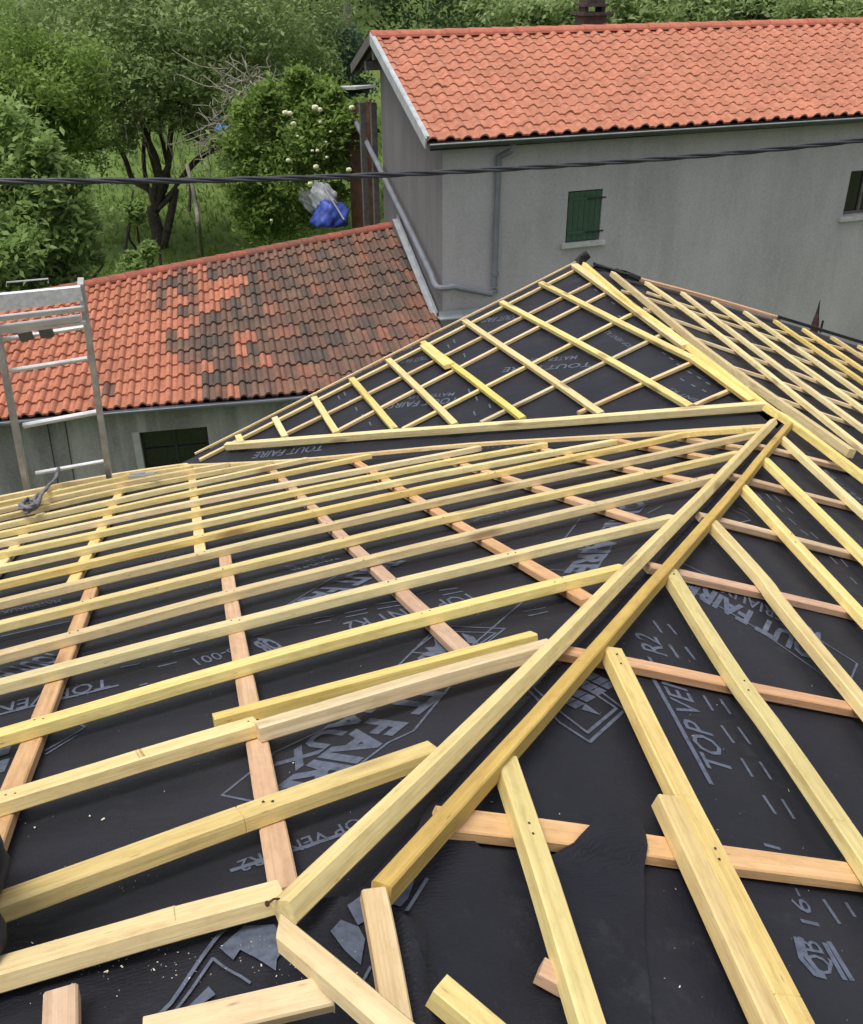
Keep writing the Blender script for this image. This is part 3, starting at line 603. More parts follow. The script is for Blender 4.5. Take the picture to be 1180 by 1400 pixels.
# ridge battens
GR = 'ridge battens of the far wing'
batten('ridge_batten', [hit(off(PC, .012), 785, 360), hit(off(PC, .012), 938, 471)], PC[0], .056, .035, M['batten'], 'wide pale ridge board on the near side, ending halfway along the ridge', 'batten', GR)
batten('ridge_batten', run_on(off(PD, .012), [(800, 359), (858, 408), (936, 465), (1044, 548), (1080, 571), (1172, 639), (1290, 728)], 2.0), PD[0], .036, .040, M['batten'], 'long golden ridge batten running from the apex past the roof junction', 'batten', GR)
batten('ridge_batten', [hit(off(PD, .012), *p) for p in [(839, 371), (938, 452), (1000, 499), (1167, 615)]], PD[0], .042, .045, M['batten'], 'yellow ridge batten on the far side with a splintered lower end', 'batten', GR)
GD = 'battens on the far right slope'
bD = [[(885, 385), (960, 437), (1172, 604), (1300, 705)], [(934, 399), (1000, 450), (1172, 577), (1300, 672)], [(976, 411), (1172, 551), (1300, 642)], [(1020, 425), (1172, 531), (1300, 620)], [(1061, 437), (1172, 514), (1300, 603)], [(1100, 449), (1172, 497), (1300, 582)], [(1139, 460), (1172, 481), (1300, 563)], [(1176, 472), (1300, 548)]]
for i, pl in enumerate(bD): batten('roof_batten', run_on(PD, pl, 1.8) if i < 7 else [hit(PD, *p) for p in pl], PD[0], .040, HB, M['batten'], '%s pale batten from the ridge on the far right slope' % ORD[i], 'batten', GD)
cD = [[(885, 398), (975, 427), (1172, 481), (1300, 516)], [(850, 396), (930, 420), (1050, 458), (1172, 500), (1300, 540)], [(880, 420), (984, 457), (1075, 483), (1172, 517), (1300, 560)], [(915, 448), (964, 466), (1040, 492), (1100, 513), (1172, 540), (1300, 585)], [(960, 484), (1008, 502), (1080, 525), (1160, 553), (1300, 604)], [(1020, 528), (1075, 546), (1150, 572), (1300, 625)]]
for i, pl in enumerate(cD): batten('counter_batten', run_on(CBT['D'], pl, 2.4), PD[0], .022, HCS['D'], M['cream'], '%s thin counter-batten from the house side on the far right slope' % ORD[i], 'batten', 'thin counter-battens on the far right slope')
batten('verge_board', [hit(off(PD, .002), *p) for p in [(862, 376), (960, 402), (1066, 433)]], PD[0], .07, .03, M['counter'], 'orange sawn board along the top edge facing the grey house', 'board', None)
# black felt flaps at the verge of D
bm = bmesh.new()
for a, b in (((1064, 433), (1300, 505)),):
    p, q = hit(off(PD, .005), *a), hit(off(PD, .005), *b); bar(bm, p, q, .03, .025, PD[0])
tag(from_bm('felt_strip', bm, M['black'], None), 'black felt strip along the far right verge beyond the orange board', 'felt')
bm = bmesh.new(); p, q = hit(off(PD, .005), 812, 363), hit(off(PD, .005), 874, 381); bar(bm, p, q, .045, .03, PD[0]); bmesh.ops.subdivide_edges(bm, edges=bm.edges[:], cuts=5, use_grid_fill=True)
for v in bm.verts: v.co += Vector(rng.normal(0, .008, 3))
tag(from_bm('felt_strip', bm, M['black'], None), 'short ragged black felt strip just right of the roof apex', 'felt')
bm = bmesh.new(); p = hit(PD, 795, 358); bar(bm, p + [-.03, 0, -.01], p + [.05, 0, .07], .07, .05, dirv(10)); bmesh.ops.subdivide_edges(bm, edges=bm.edges[:], cuts=1)
for v in bm.verts: v.co += Vector(rng.normal(0, .006, 3))
tag(from_bm('rubber_flap', bm, M['black'], None), 'small black rubber flap sticking up at the apex of the far roof', 'flap')
# loose offcuts in the foreground
def lift(P, d): return off(P, d)
GO = 'loose timber offcuts in the foreground'
batten('offcut', [hit(lift(mA, .045), 81, 1350), hit(lift(mA, .045), 79, 1470)], mA[0], .040, .024, M['counter'], 'upright pink offcut at the bottom left corner', 'offcut', GO)
batten('offcut', [hit(lift(mA, .045), 195, 1412), hit(lift(mA, .045), 455, 1352)], mA[0] + dirv(180) * .7, .034, .034, M['cream'], 'pale striped offcut lying under the yellow diagonal one', 'offcut', GO)
batten('offcut', [hit(lift(mA, .072), 382, 1262), hit(lift(mA, .072), 467, 1332), hit(lift(mA, .072), 572, 1423)], mA[0], .030, .026, M['batten'], 'yellow diagonal offcut with a pointed splintered tip below the hip', 'offcut', GO, -.06)
o2 = batten('offcut', [hit(lift(mB, .055), 513, 1214), hit(lift(mB, .055), 530, 1300), hit(lift(mB, .055), 552, 1425)], mA[0] * .5 + mB[0] * .5, .036, .022, M['cream'], 'pinkish striped offcut standing with two rusty nails in it', 'offcut', GO)
batten('offcut', [hit(lift(mB, .055), 604, 1340), hit(lift(mB, .055), 700, 1420)], mB[0], .036, .034, M['batten'], 'squared yellow offcut at the bottom centre', 'offcut', GO)
batten('offcut', [hit(lift(mB, .03), 741, 1320), hit(lift(mB, .03), 800, 1352)], mB[0], .034, .024, M['counter'], 'small pink stub poking from under the nearest right batten', 'offcut', GO)
bm = bmesh.new()
for (x, y), (x2, y2) in (((524, 1302), (529, 1310)), ((520, 1330), (531, 1342))):
    a, b = hit(lift(mB, .058), x, y), hit(lift(mB, .066), x2, y2); tube(bm, [a, (a + b) / 2 + UP * .004, b], .0016, 6); tube(bm, [b, b + (b - a) * .1], .004, 8)
from_bm('nail', bm, M['redbrown'], o2)
# splinters, sawdust, membrane crumbs
bm = bmesh.new()
def chip(p, n, s):
    a = rng.uniform(0, 6.28); t = np.cross(n, [math.cos(a), math.sin(a), .1]); t /= np.linalg.norm(t); b = np.cross(n, t); l = s * rng.uniform(.5, 1.6); w = s * rng.uniform(.25, .6)
    p = p + n * .004; q = [p - t * l / 2 - b * w / 2, p + t * l / 2 - b * w * .3, p + t * l * .4 + b * w / 2 + n * s * .3, p - t * l * .4 + b * w * .4 + n * s * .1]
    vs = [bm.verts.new(v) for v in q]; bm.faces.new(vs)
for i in range(520):
    x, y = rng.uniform(0, 1175), rng.uniform(720, 1400)
    if rng.random() < .35: x, y = rng.uniform(0, 420), 1345 - rng.uniform(0, 1) * 40 + rng.normal(0, 14)
    q = comp(x, y); n = mA[0] if abs(mA[0] @ q - mA[1]) < 1e-4 else mB[0]
    inc = all(s * (np.array(cn) @ q - ck) <= 0 for cn, ck, s in (RA if n is mA[0] else RB))
    if not inc: continue
    chip(q + n * (wob(q) + (.014 if y > 1290 and x < 600 else .001)), n, float(rng.choice([.0012, .0016, .0022, .004], p=[.4, .35, .2, .05])))
for i in range(1, 7):
    for _ in range(46):
        k_ = rng.integers(0, len(ybars[i]) - 1); a, b = np.array(ybars[i][k_], float), np.array(ybars[i][k_ + 1], float); t_ = rng.random(); x, y = a + (b - a) * t_; y += (y - 560) * .062 + abs(rng.normal(0, 6))
        if not 0 < x < 1170: continue
        q = hit(mA, x, y)
        if all(s * (np.array(cn) @ q - ck) <= 0 for cn, ck, s in RA): chip(q + mA[0] * wob(q), mA[0], float(rng.choice([.0012, .0018, .0026, .004], p=[.4, .35, .18, .07])))
for x, y in [(140, 616 + 500), (47, 1129), (122, 1112), (923, 1216), (930, 1348), (973, 742), (500, 749), (400, 1037), (985, 942), (1080, 1078)]:
    q = comp(x, y); n = mA[0] if abs(mA[0] @ q - mA[1]) < 1e-4 else mB[0]; chip(q + n * wob(q), n, .006)
tag(from_bm('sawdust', bm, M['chip'], None), 'scattered pale sawdust and wood chips on the membrane', 'sawdust', None, 'stuff')
nail_me = None
def nail(p, n, par):
    global nail_me
    if nail_me is None:
        bm = bmesh.new(); bmesh.ops.create_cone(bm, cap_ends=True, segments=8, radius1=.0026, radius2=.0022, depth=.0014); nail_me = bpy.data.meshes.new('nail'); bm.to_mesh(nail_me); bm.free(); nail_me.materials.append(M['nailhead'])
    o = bpy.data.objects.new('nail', nail_me); col.objects.link(o); o.parent = par; o.matrix_parent_inverse = par.matrix_world.inverted(); o.matrix_world = frame(p + n * .0006, np.cross(n, [0.3, .5, .1]), n)
def cross_px(a, b):
    out = []
    for p, q in zip(a[:-1], a[1:]):
        for u, v in zip(b[:-1], b[1:]):
            p_, q_, u_, v_ = (np.array(t, float) for t in (p, q, u, v)); m = np.array([q_ - p_, u_ - v_]).T
            if abs(np.linalg.det(m)) < 1e-6: continue
            s_, t_ = np.linalg.solve(m, u_ - p_)
            if 0 <= s_ <= 1 and 0 <= t_ <= 1: out.append(p_ + (q_ - p_) * s_)
    return out
for i in range(0, 9):
    for pl, _ in cbA:
        for x in cross_px(ybars[i], pl):
            if 0 < x[0] < 1180 and x[1] < 1400:
                for dx in (-5, 6): nail(hit(PA, x[0] + dx * (.4 + x[1] / 1400), x[1] + rng.uniform(-2, 2) - dx * .3), PA[0], A_OBJ[i])
for i in range(0, 6):
    for pl in [c for c, _ in cbB] + [[(600, 1117), (800, 1141), (1300, 1212)]]:
        for x in cross_px(bB[i][0], pl):
            if 0 < x[0] < 1180 and x[1] < 1400:
                for dx in (-5, 6): nail(hit(PB, x[0] + dx * .5, x[1] + dx * (.5 + x[1] / 1400)), PB[0], B_OBJ[i])
# ------------------------------------------------------------------ the building under the roof
bld = empty('unfinished_house', (0, 3, 0), 'house under construction carrying the unfinished hipped roof of battens', 'house')
foot = [(-8.6, eL[1] - (eL[0] + 8.6) * (eR[1] - eL[1]) / (eR[0] - eL[0]) - .35), (eR[0] + .1, eR[1] - .35), (V[0] + .2, V[1] - .25), (PK[0] + .1, PK[1] - .25), (7.2, hit(PD, 1172, 470)[1] - .35), (7.2, -1.4), (-8.6, -1.4)]
def roof_z(x, y):
    zz = {k: (p[1] - p[0][0] * x - p[0][1] * y) / p[0][2] for k, p in MEM.items()}
    return max(min(zz['A'], zz['B']), min(zz['C'], zz['D']))
bm = bmesh.new()
for (a, b) in zip(foot, foot[1:] + foot[:1]):
    k = 12; top = [(a[0] + (b[0] - a[0]) * i / k, a[1] + (b[1] - a[1]) * i / k) for i in range(k + 1)]
    for p, q in zip(top[:-1], top[1:]):
        bm.faces.new([bm.verts.new(v) for v in ((p[0], p[1], -.3), (q[0], q[1], -.3), (q[0], q[1], roof_z(*q) - .10), (p[0], p[1], roof_z(*p) - .10))])
bmesh.ops.remove_doubles(bm, verts=bm.verts, dist=.001)
from_bm('wall', bm, M['plaster'], bld)
for k_, R_ in zip('ABCD', (RA, RB, RC, RD)):
    o = sheet('roof_deck', MEM[k_], R_, lo, hi, 3.0, M['dark'], 'x', None, -.035)
    for key in ('label', 'category', 'group'): del o[key]
    o.parent = bld; o.matrix_parent_inverse = Matrix.Translation((0, -3, 0))
bm = bmesh.new(); nd = vplane(eR, eL)[0]
bar(bm, eL + (eL - eR) / np.linalg.norm(eL - eR) * 6 - UP * .13, eR - UP * .13, .02, .14, UP); from_bm('fascia', bm, M['counter'], bld)
# ------------------------------------------------------------------ terrain
def gz(x, y):
    t = max(0.0, y - 19.0); return .16 * t + .12 * math.sin(.5 * x + .3) * min(1, t / 5) + .1 * math.sin(.7 * y) * min(1, t / 5) + max(0, y - 38) * .12
def ground_hit(x, y):
    w = W(x, y); t = 10.0
    for _ in range(4000):
        p = CAM + w * t
        if p[2] <= gz(p[0], p[1]): return p
        t += .02
    return p
bm = bmesh.new(); xs = np.linspace(-60, 70, 66); ys = np.concatenate([np.linspace(-40, 16, 10), np.linspace(18, 60, 43), np.linspace(64, 400, 14)])
gv = [[bm.verts.new((x * (1 if y < 70 else 1 + (y - 70) / 60), y, gz(x, min(y, 90)))) for x in xs] for y in ys]
for i in range(len(ys) - 1):
    for j in range(len(xs) - 1): bm.faces.new((gv[i][j], gv[i][j + 1], gv[i + 1][j + 1], gv[i + 1][j]))
tag(from_bm('ground', bm, M['ground'], None, None, True), 'green garden ground rising behind the houses', None, None, 'structure')
# ------------------------------------------------------------------ tiled roofs
def tiled(name, e0, e1, r0, r1, rows, cols, colour, mat, parent, hump=.045, step=.022, K=8):
    e0, e1, r0, r1 = (np.array(v, float) for v in (e0, e1, r0, r1)); n = np.cross(e1 - e0, r0 - e0); n /= np.linalg.norm(n); n = n * np.sign(n[2])
    prof = []
    for i in range(K):
        u = i / K
        prof.append(hump * (math.sin(math.pi * u / .62) ** .8 if u < .62 else .10 * math.sin(math.pi * (u - .62) / .38)))
    us = [(c + i / K) / cols for c in range(cols) for i in range(K)] + [1.0]; hs = [prof[i % K] for i in range(cols * K)] + [0.0]
    verts, faces, fcol = [], [], []
    jit = rng.normal(0, 1.6, (rows, cols))
    for r in range(rows):
        base = len(verts); t0, t1 = r / rows, min(1.0, (r + 1.12) / rows)
        for t, lift_ in ((t0, -.004), (t0, step), (t1, .0)):
            for k_, (u, h) in enumerate(zip(us, hs)):
                c = min(cols - 1, int(u * cols)); a = e0 + (e1 - e0) * u; b = r0 + (r1 - r0) * u
                p = a + (b - a) * (t + jit[r, c] * .0009) + n * (h + lift_ + jit[r, c] * .0018); verts.append(p)
        m = len(us)
        for k_ in range(m - 1):
            c = min(cols - 1, k_ // K); cc = colour(r, c, rows, cols)
            for s in (0, 1):
                faces.append((base + s * m + k_, base + s * m + k_ + 1, base + (s + 1) * m + k_ + 1, base + (s + 1) * m + k_)); fcol.append(cc)
    me = bpy.data.meshes.new(name); me.from_pydata([tuple(v) for v in verts], [], faces); ca = me.color_attributes.new('tilecol', 'FLOAT_COLOR', 'CORNER')
    ca.data.foreach_set('color', np.repeat(np.array([tuple(c) if len(c) == 4 else (*c, 1) for c in fcol]), 4, axis=0).ravel())
    return link(name, me, mat, parent, None, False)
def ridge_caps(name, a, b, count, r, colour, mat, parent, side):
    a, b = np.array(a, float), np.array(b, float); d = (b - a) / count; verts, faces, fc = [], [], []; s = np.array(side, float); s /= np.linalg.norm(s)
    for i in range(count):
        cc = colour(i); base = len(verts)
        for t, rr in ((-.02, r * 1.10), (1.0, r * .95)):
            for k_ in range(9):
                an = math.pi * k_ / 8; verts.append(a + d * (i + t) + s * math.cos(an) * rr + UP * (math.sin(an) * rr * .72 - .02))
        for k_ in range(8): faces.append((base + k_, base + k_ + 1, base + 9 + k_ + 1, base + 9 + k_)); fc.append(cc)
        faces.append(tuple(base + k_ for k_ in range(9))); fc.append(cc)
    me = bpy.data.meshes.new(name); me.from_pydata([tuple(v) for v in verts], [], faces); ca = me.color_attributes.new('tilecol', 'FLOAT_COLOR', 'CORNER')
    data = []
    for f, c in zip(faces, fc): data += [(*c, 1)] * len(f)
    ca.data.foreach_set('color', np.array(data).ravel()); return link(name, me, mat, parent)
# ------------------------------------------------------------------ grey house
def sub_(name, bm, mat, par):          # a sub-part given in world coordinates
    bmesh.ops.recalc_face_normals(bm, faces=bm.faces); me = bpy.data.meshes.new(name); bm.to_mesh(me); bm.free(); o = bpy.data.objects.new(name, me); col.objects.link(o); me.materials.append(mat); o.parent = par
    return o
DC = 16.0; _w = W(605, 190); K0 = CAM + _w * (DC / math.hypot(_w[0], _w[1]))
dh, gd = dirv(70.7), dirv(-16); fn = np.array([dh[1], -dh[0], 0]); gn = np.array([-gd[1], gd[0], 0])  # outward normals: front, gable
FR = mk(K0, dh, UP); FR = (np.array([FR[0][0], FR[0][1], 0]), FR[1]); GB_ = mk(K0, gd, UP)
LEN = 17.0; LB = 4.1; LR = 3.3; SL = math.tan(math.radians(19.0))
house = empty('grey_house', (K0[0], K0[1], 0), 'grey rendered house with an orange tiled roof and a green shutter', 'house')
zK = K0[2] + .02
bm = bmesh.new()
c0 = K0.copy(); c1 = K0 + dh * LEN; b0, b1 = K0 + gd * LB, K0 + gd * LB + dh * LEN
def V2(p, z): return bm.verts.new((p[0], p[1], z))
# front wall with real openings: strips around window rectangles (distance along wall, z)
def wall_uv(x, y):
    p = hit(FR, x, y); return (p - K0) @ dh, p[2]
wl = [wall_uv(*p) for p in ((776, 262), (823, 258), (821, 328), (774, 332))]
u0, u1 = (wl[0][0] + wl[3][0]) / 2, (wl[1][0] + wl[2][0]) / 2; z0w, z1w = (wl[2][1] + wl[3][1]) / 2, (wl[0][1] + wl[1][1]) / 2
wr = [wall_uv(*p) for p in ((1164, 234), (1152, 296))]; v0 = (wr[0][0] + wr[1][0]) / 2; v1 = v0 + .95; z0r, z1r = wr[1][1], wr[0][1]
us_ = sorted([0, u0, u1, v0, v1, LEN]); zs_ = sorted([-.3, z0w, z1w, z0r, z1r, zK - .02])
for i in range(5):
    for j in range(5):
        um, zm = (us_[i] + us_[i + 1]) / 2, (zs_[j] + zs_[j + 1]) / 2
        if (u0 < um < u1 and z0w < zm < z1w) or (v0 < um < v1 and z0r < zm < z1r): continue
        bm.faces.new([V2(K0 + dh * u, z) for u, z in ((us_[i], zs_[j]), (us_[i + 1], zs_[j]), (us_[i + 1], zs_[j + 1]), (us_[i], zs_[j + 1]))])
for (ua, ub, za, zb) in ((u0, u1, z0w, z1w), (v0, v1, z0r, z1r)):     # reveals
    q = [(ua, za), (ub, za), (ub, zb), (ua, zb)]
    for (a, b) in zip(q, q[1:] + q[:1]):
        bm.faces.new([V2(K0 + dh * a[0], a[1]), V2(K0 + dh * b[0], b[1]), V2(K0 + dh * b[0] - fn * .18, b[1]), V2(K0 + dh * a[0] - fn * .18, a[1])])
bm.faces.new([V2(b0, -.3), V2(b1, -.3), V2(b1, zK + .6), V2(b0, zK + .6)]); 
bmesh.ops.remove_doubles(bm, verts=bm.verts, dist=.001); from_bm('front_wall', bm, M['plaster'], house)
bm = bmesh.new(); zb = zK + SL * (LR - (LB - LR)) - .04
for s in (0,):
    o_ = dh * s; bm.faces.new([V2(c0 + o_, -.3), V2(b0 + o_, -.3), V2(b0 + o_, zb), V2(K0 + gd * LR + o_, zK + SL * LR - .05), V2(c0 + o_, zK - .02)])
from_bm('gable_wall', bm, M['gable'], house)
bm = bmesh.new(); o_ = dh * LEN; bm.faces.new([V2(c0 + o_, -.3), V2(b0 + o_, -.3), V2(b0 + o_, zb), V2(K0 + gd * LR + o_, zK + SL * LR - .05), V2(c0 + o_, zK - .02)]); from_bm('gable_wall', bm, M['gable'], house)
OH, OE = .34, .30; zr = zK + SL * LR + .10
re0, re1 = K0 + gd * LR - dh * OH, K0 + gd * LR + dh * (LEN + OH); re0 = np.array([re0[0], re0[1], zr]); re1 = np.array([re1[0], re1[1], zr])
fe0, fe1 = K0 - gd * OE - dh * OH, K0 - gd * OE + dh * (LEN + OH); fz = zr - SL * (LR + OE); fe0 = np.array([fe0[0], fe0[1], fz]); fe1 = np.array([fe1[0], fe1[1], fz])
BW = 1.75; be0 = K0 + gd * (LR + BW) - dh * OH; be1 = K0 + gd * (LR + BW) + dh * (LEN + OH); bz = zr - SL * BW * 1.05; be0 = np.array([be0[0], be0[1], bz]); be1 = np.array([be1[0], be1[1], bz])
def col_new(r, c, R_, C__):
    k_ = 1 + rng.normal(0, .0) ; v = .94 + .12 * ((hash((r * 31 + c * 17) % 101) * 7919 % 100) / 100); d_ = ((r * 53 + c * 29) % 17) / 17; return (.50 * v * (.95 + .06 * d_), .198 * v, .122 * v)
tiled('roof_tiles', fe0, fe1, re0, re1, 13, 62, col_new, M['tile'], house, .058, .024)
tiled('back_roof_tiles', be1, be0, re1, re0, 7, 62, col_new, M['tile'], house, .05, .02)
ridge_caps('ridge_tiles', re0 + UP * .02, re1 + UP * .02, 38, .15, lambda i: tuple(np.array((.50, .16, .10)) * (.92 + .16 * ((i * 37) % 11) / 11)), M['tile'], house, gd)
bm = bmesh.new()   # boards under the tiles
for a, b, c, d in ((fe0, fe1, re1, re0), (re0, re1, be1, be0)):
    dn = UP * .03; q = [np.array(p) - dn for p in (a, b, c, d)]; q2 = [p - UP * .03 for p in q]
    vs = [bm.verts.new(p) for p in q + q2]
    for f in ((0, 1, 2, 3), (7, 6, 5, 4), (0, 4, 5, 1), (1, 5, 6, 2), (2, 6, 7, 3), (3, 7, 4, 0)): bm.faces.new([vs[i] for i in f])
from_bm('roof_boards', bm, M['dark'], house)
bm = bmesh.new(); bar(bm, fe0 - dh * .02 - UP * .02, re0 - dh * .02 - UP * .02, .025, .17, UP); bar(bm, fe0 + dh * .01 + UP * .075, re0 + dh * .01 + UP * .075, .06, .02, UP); from_bm('bargeboard', bm, M['whitezinc'], house)
bm = bmesh.new(); bar(bm, be0 - dh * .02 - UP * .02, re0 - dh * .02 - UP * .02, .025, .17, UP); bar(bm, be0 + dh * .1 - UP * .08, re0 + dh * .1 - UP * .08, .03, .14, UP); from_bm('bargeboard', bm, M['greywood'], house)
bm = bmesh.new()   # purlin ends
for t in (.12, 1.0): 
    p = K0 + gd * (LR + .75 * t) ; p = np.array([p[0], p[1], zr - SL * .75 * t - .26]); bar(bm, p - dh * .30, p, .12, .16, UP)
from_bm('purlin', bm, M['greywood'], house)
# gutter: half-round channel
bm = bmesh.new(); ga, gb = fe0 - gd * .075 - UP * .02 + dh * .0, fe1 - gd * .075 - UP * .07; prof = [(math.cos(math.pi * (1 + k_ / 10)) * .075, math.sin(math.pi * (1 + k_ / 10)) * .075) for k_ in range(11)]
segs = 24; ring = []
for i in range(segs + 1):
    p = ga + (gb - ga) * i / segs + UP * .008 * math.sin(i * 1.7); ring.append([bm.verts.new(p + gd * a + UP * b) for a, b in prof] )
for a, b in zip(ring[:-1], ring[1:]):
    for k_ in range(10): bm.faces.new((a[k_], a[k_ + 1], b[k_ + 1], b[k_]))
bm.faces.new(ring[0]); gut = from_bm('gutter', bm, M['darkzinc'], house)
bm = bmesh.new(); tube(bm, [ga - gd * .075, (ga + gb) / 2 - gd * .075 + UP * .012, gb - gd * .075], .011, 6); o = sub_('rim', bm, M['zinc'], gut)
bm = bmesh.new(); bar(bm, fe0 + gd * .03 - UP * .09 + dh * .05, fe1 + gd * .03 - UP * .09, .03, .09, UP); from_bm('fascia', bm, M['dark'], house)
def onF(x, y, d=.07): return hit((FR[0], FR[1] + (fn * d) @ FR[0]), x, y)
def onG(x, y, d=.07): return hit((GB_[0], GB_[1] + (gn * d) @ GB_[0]), x, y)
bm = bmesh.new(); tube(bm, spline([onF(701, 190, .30), onF(700, 205, .28), onF(684, 214, .09), onF(682, 226, .07), onF(679, 300, .07), onF(676, 392, .07)], 5), .05, 10)
for x, y in ((680, 232), (677, 374), (676, 398)): p = onF(x, y); tube(bm, [p - UP * .03, p + UP * .03], .062, 10)
from_bm('downpipe', bm, M['pvc'], house)
bm = bmesh.new(); pts = [onG(478, 152, .12), onG(500, 192, .12), onG(524, 240, .12), onG(566, 325, .12), onG(590, 376, .12), K0 * [1, 1, 0] + np.array([0, 0, onG(597, 388)[2]]) + gn * .12 + fn * .10, onF(620, 392, .10), onF(672, 402, .10)]
tube(bm, pts[:5] + spline(pts[4:7], 5)[1:] + [pts[7]], .052, 10); from_bm('drainpipe', bm, M['pvc'], house)
bm = bmesh.new(); a, b = onG(543, 296, .05), onG(598, 430, .05); bar(bm, a, b, .02, .09, UP); bar(bm, a + gn * .05 - UP * .05, b + gn * .05 - UP * .05, .09, .02, UP); bar(bm, onF(600, 431, .05), onF(720, 420, .05), .02, .12, UP); bar(bm, onF(600, 431, .12) - UP * .06, onF(720, 420, .12) - UP * .06, .16, .02, UP)
from_bm('flashing', bm, M['zinc'], house)
# shuttered window
win = empty('window', K0 + dh * (u0 + u1) / 2, None, None); win.parent = house; win.matrix_parent_inverse = house.matrix_world.inverted()
bm = bmesh.new(); np_ = 6; wdt = (u1 - u0 - .04) / np_
for i in range(np_): bx(bm, K0 * [1, 1, 0] + dh * (u0 + .02 + i * wdt + .003) - fn * .05 + UP * (z0w + .02), dh * (wdt - .006), UP * (z1w - z0w - .04), fn * (.032 + .002 * (i % 2)))
for z in (z0w + .14, z1w - .16): bx(bm, K0 * [1, 1, 0] + dh * (u0 + .03) - fn * .014 + UP * z, dh * (u1 - u0 - .06), UP * .05, fn * .012)
def sub(name, bm, mat, par):
    bmesh.ops.recalc_face_normals(bm, faces=bm.faces); me = bpy.data.meshes.new(name); bm.to_mesh(me); bm.free(); o = bpy.data.objects.new(name, me); col.objects.link(o); me.materials.append(mat); o.parent = par
    o.matrix_parent_inverse = Matrix.Translation(-Vector(PARPOS[par.name])); return o
PARPOS = {win.name: tuple(K0 + dh * (u0 + u1) / 2)}
sub('shutter', bm, M['shutter'], win)
bm = bmesh.new()
for z in (z0w + .165, z1w - .135): bx(bm, K0 * [1, 1, 0] + dh * (u1 - .28) + fn * .0 + UP * (z - .018), dh * .34, UP * .022, fn * .012)
sub('hinge', bm, M['black'], win)
bm = bmesh.new(); bx(bm, K0 * [1, 1, 0] + dh * (u0 - .09) - fn * .1 + UP * (z0w - .075), dh * (u1 - u0 + .18), fn * .17, UP * .07); sub('sill', bm, M['stone'], win)
win2 = empty('window', K0 + dh * (v0 + v1) / 2, None, None); win2.parent = house; win2.matrix_parent_inverse = house.matrix_world.inverted(); PARPOS[win2.name] = tuple(K0 + dh * (v0 + v1) / 2)
bm = bmesh.new(); bx(bm, K0 * [1, 1, 0] + dh * v0 - fn * .19 + UP * z0r, dh * (v1 - v0), fn * .01, UP * (z1r - z0r)); sub('pane', bm, M['glass'], win2)
bm = bmesh.new()
for a, b in (((v0, z0r), (v1, z0r)), ((v0, z1r - .05), (v1, z1r - .05))): bx(bm, K0 * [1, 1, 0] + dh * a[0] - fn * .18 + UP * a[1], dh * (v1 - v0), fn * .04, UP * .05)
for u in (v0, (v0 + v1) / 2 - .025, v1 - .05): bx(bm, K0 * [1, 1, 0] + dh * u - fn * .18 + UP * (z0r + .05), dh * .05, fn * .038, UP * (z1r - z0r - .10))
sub('frame', bm, M['greywood'], win2)
bm = bmesh.new(); bx(bm, K0 * [1, 1, 0] + dh * (v0 - .08) - fn * .1 + UP * (z0r - .085), dh * (v1 - v0 + .16), fn * .17, UP * .08); sub('sill', bm, M['stone'], win2)
# chimney
cb = re0 + dh * ((at(806, 25, 22) - re0) @ dh); cu = None
best = min(((abs(((RM.T @ (re0 + dh * s + gd * .5 - CAM))[0] / (RM.T @ (re0 + dh * s + gd * .5 - CAM))[2]) * FPX + 590 - 806), s) for s in np.arange(2, 14, .05)))[1]
cp_ = re0 + dh * best + gd * .5; bm = bmesh.new(); bx(bm, cp_ - dh * .24 - gd * .2 - UP * .6, dh * .48, gd * .45, UP * .85); bx(bm, cp_ - dh * .30 - gd * .26 + UP * .25, dh * .60, gd * .57, UP * .05); bx(bm, cp_ - dh * .26 - gd * .22 + UP * .40, dh * .52, gd * .49, UP * .05)
for s in (-.22, .14): bx(bm, cp_ + dh * s - gd * .15 + UP * .30, dh * .08, gd * .3, UP * .1)
bx(bm, cp_ - dh * .2 - gd * .16 + UP * .45, dh * .4, gd * .36, UP * .4); from_bm('chimney', bm, M['brick'], house)
# dark finial behind the far roof edge
fp = at(1115, 442, 10.6); t = empty('roof_finial', fp, 'small dark red pointed spike behind the far roof edge by the grey wall', 'spike')
bm = bmesh.new(); tube(bm, [fp - UP * .5, fp - UP * .02, fp + UP * .06, fp + UP * .11, fp + UP * .19], .055, 8, .004); from_bm('spire', bm, M['redbrown'], t)
bm = bmesh.new(); tube(bm, [fp + [.07, 0, -.1], fp + [.075, 0, .03]], .012, 6); tube(bm, [fp + [.0, 0, .10], fp + [.0, 0, .25]], .02, 6, .003); from_bm('spike_tip', bm, M['black'], t)
bm = bmesh.new(); bar(bm, fp - UP * .5 * 1 - UP * 4.9, fp - UP * .45, .12, .12, dh); from_bm('post', bm, M['greywood'], t)
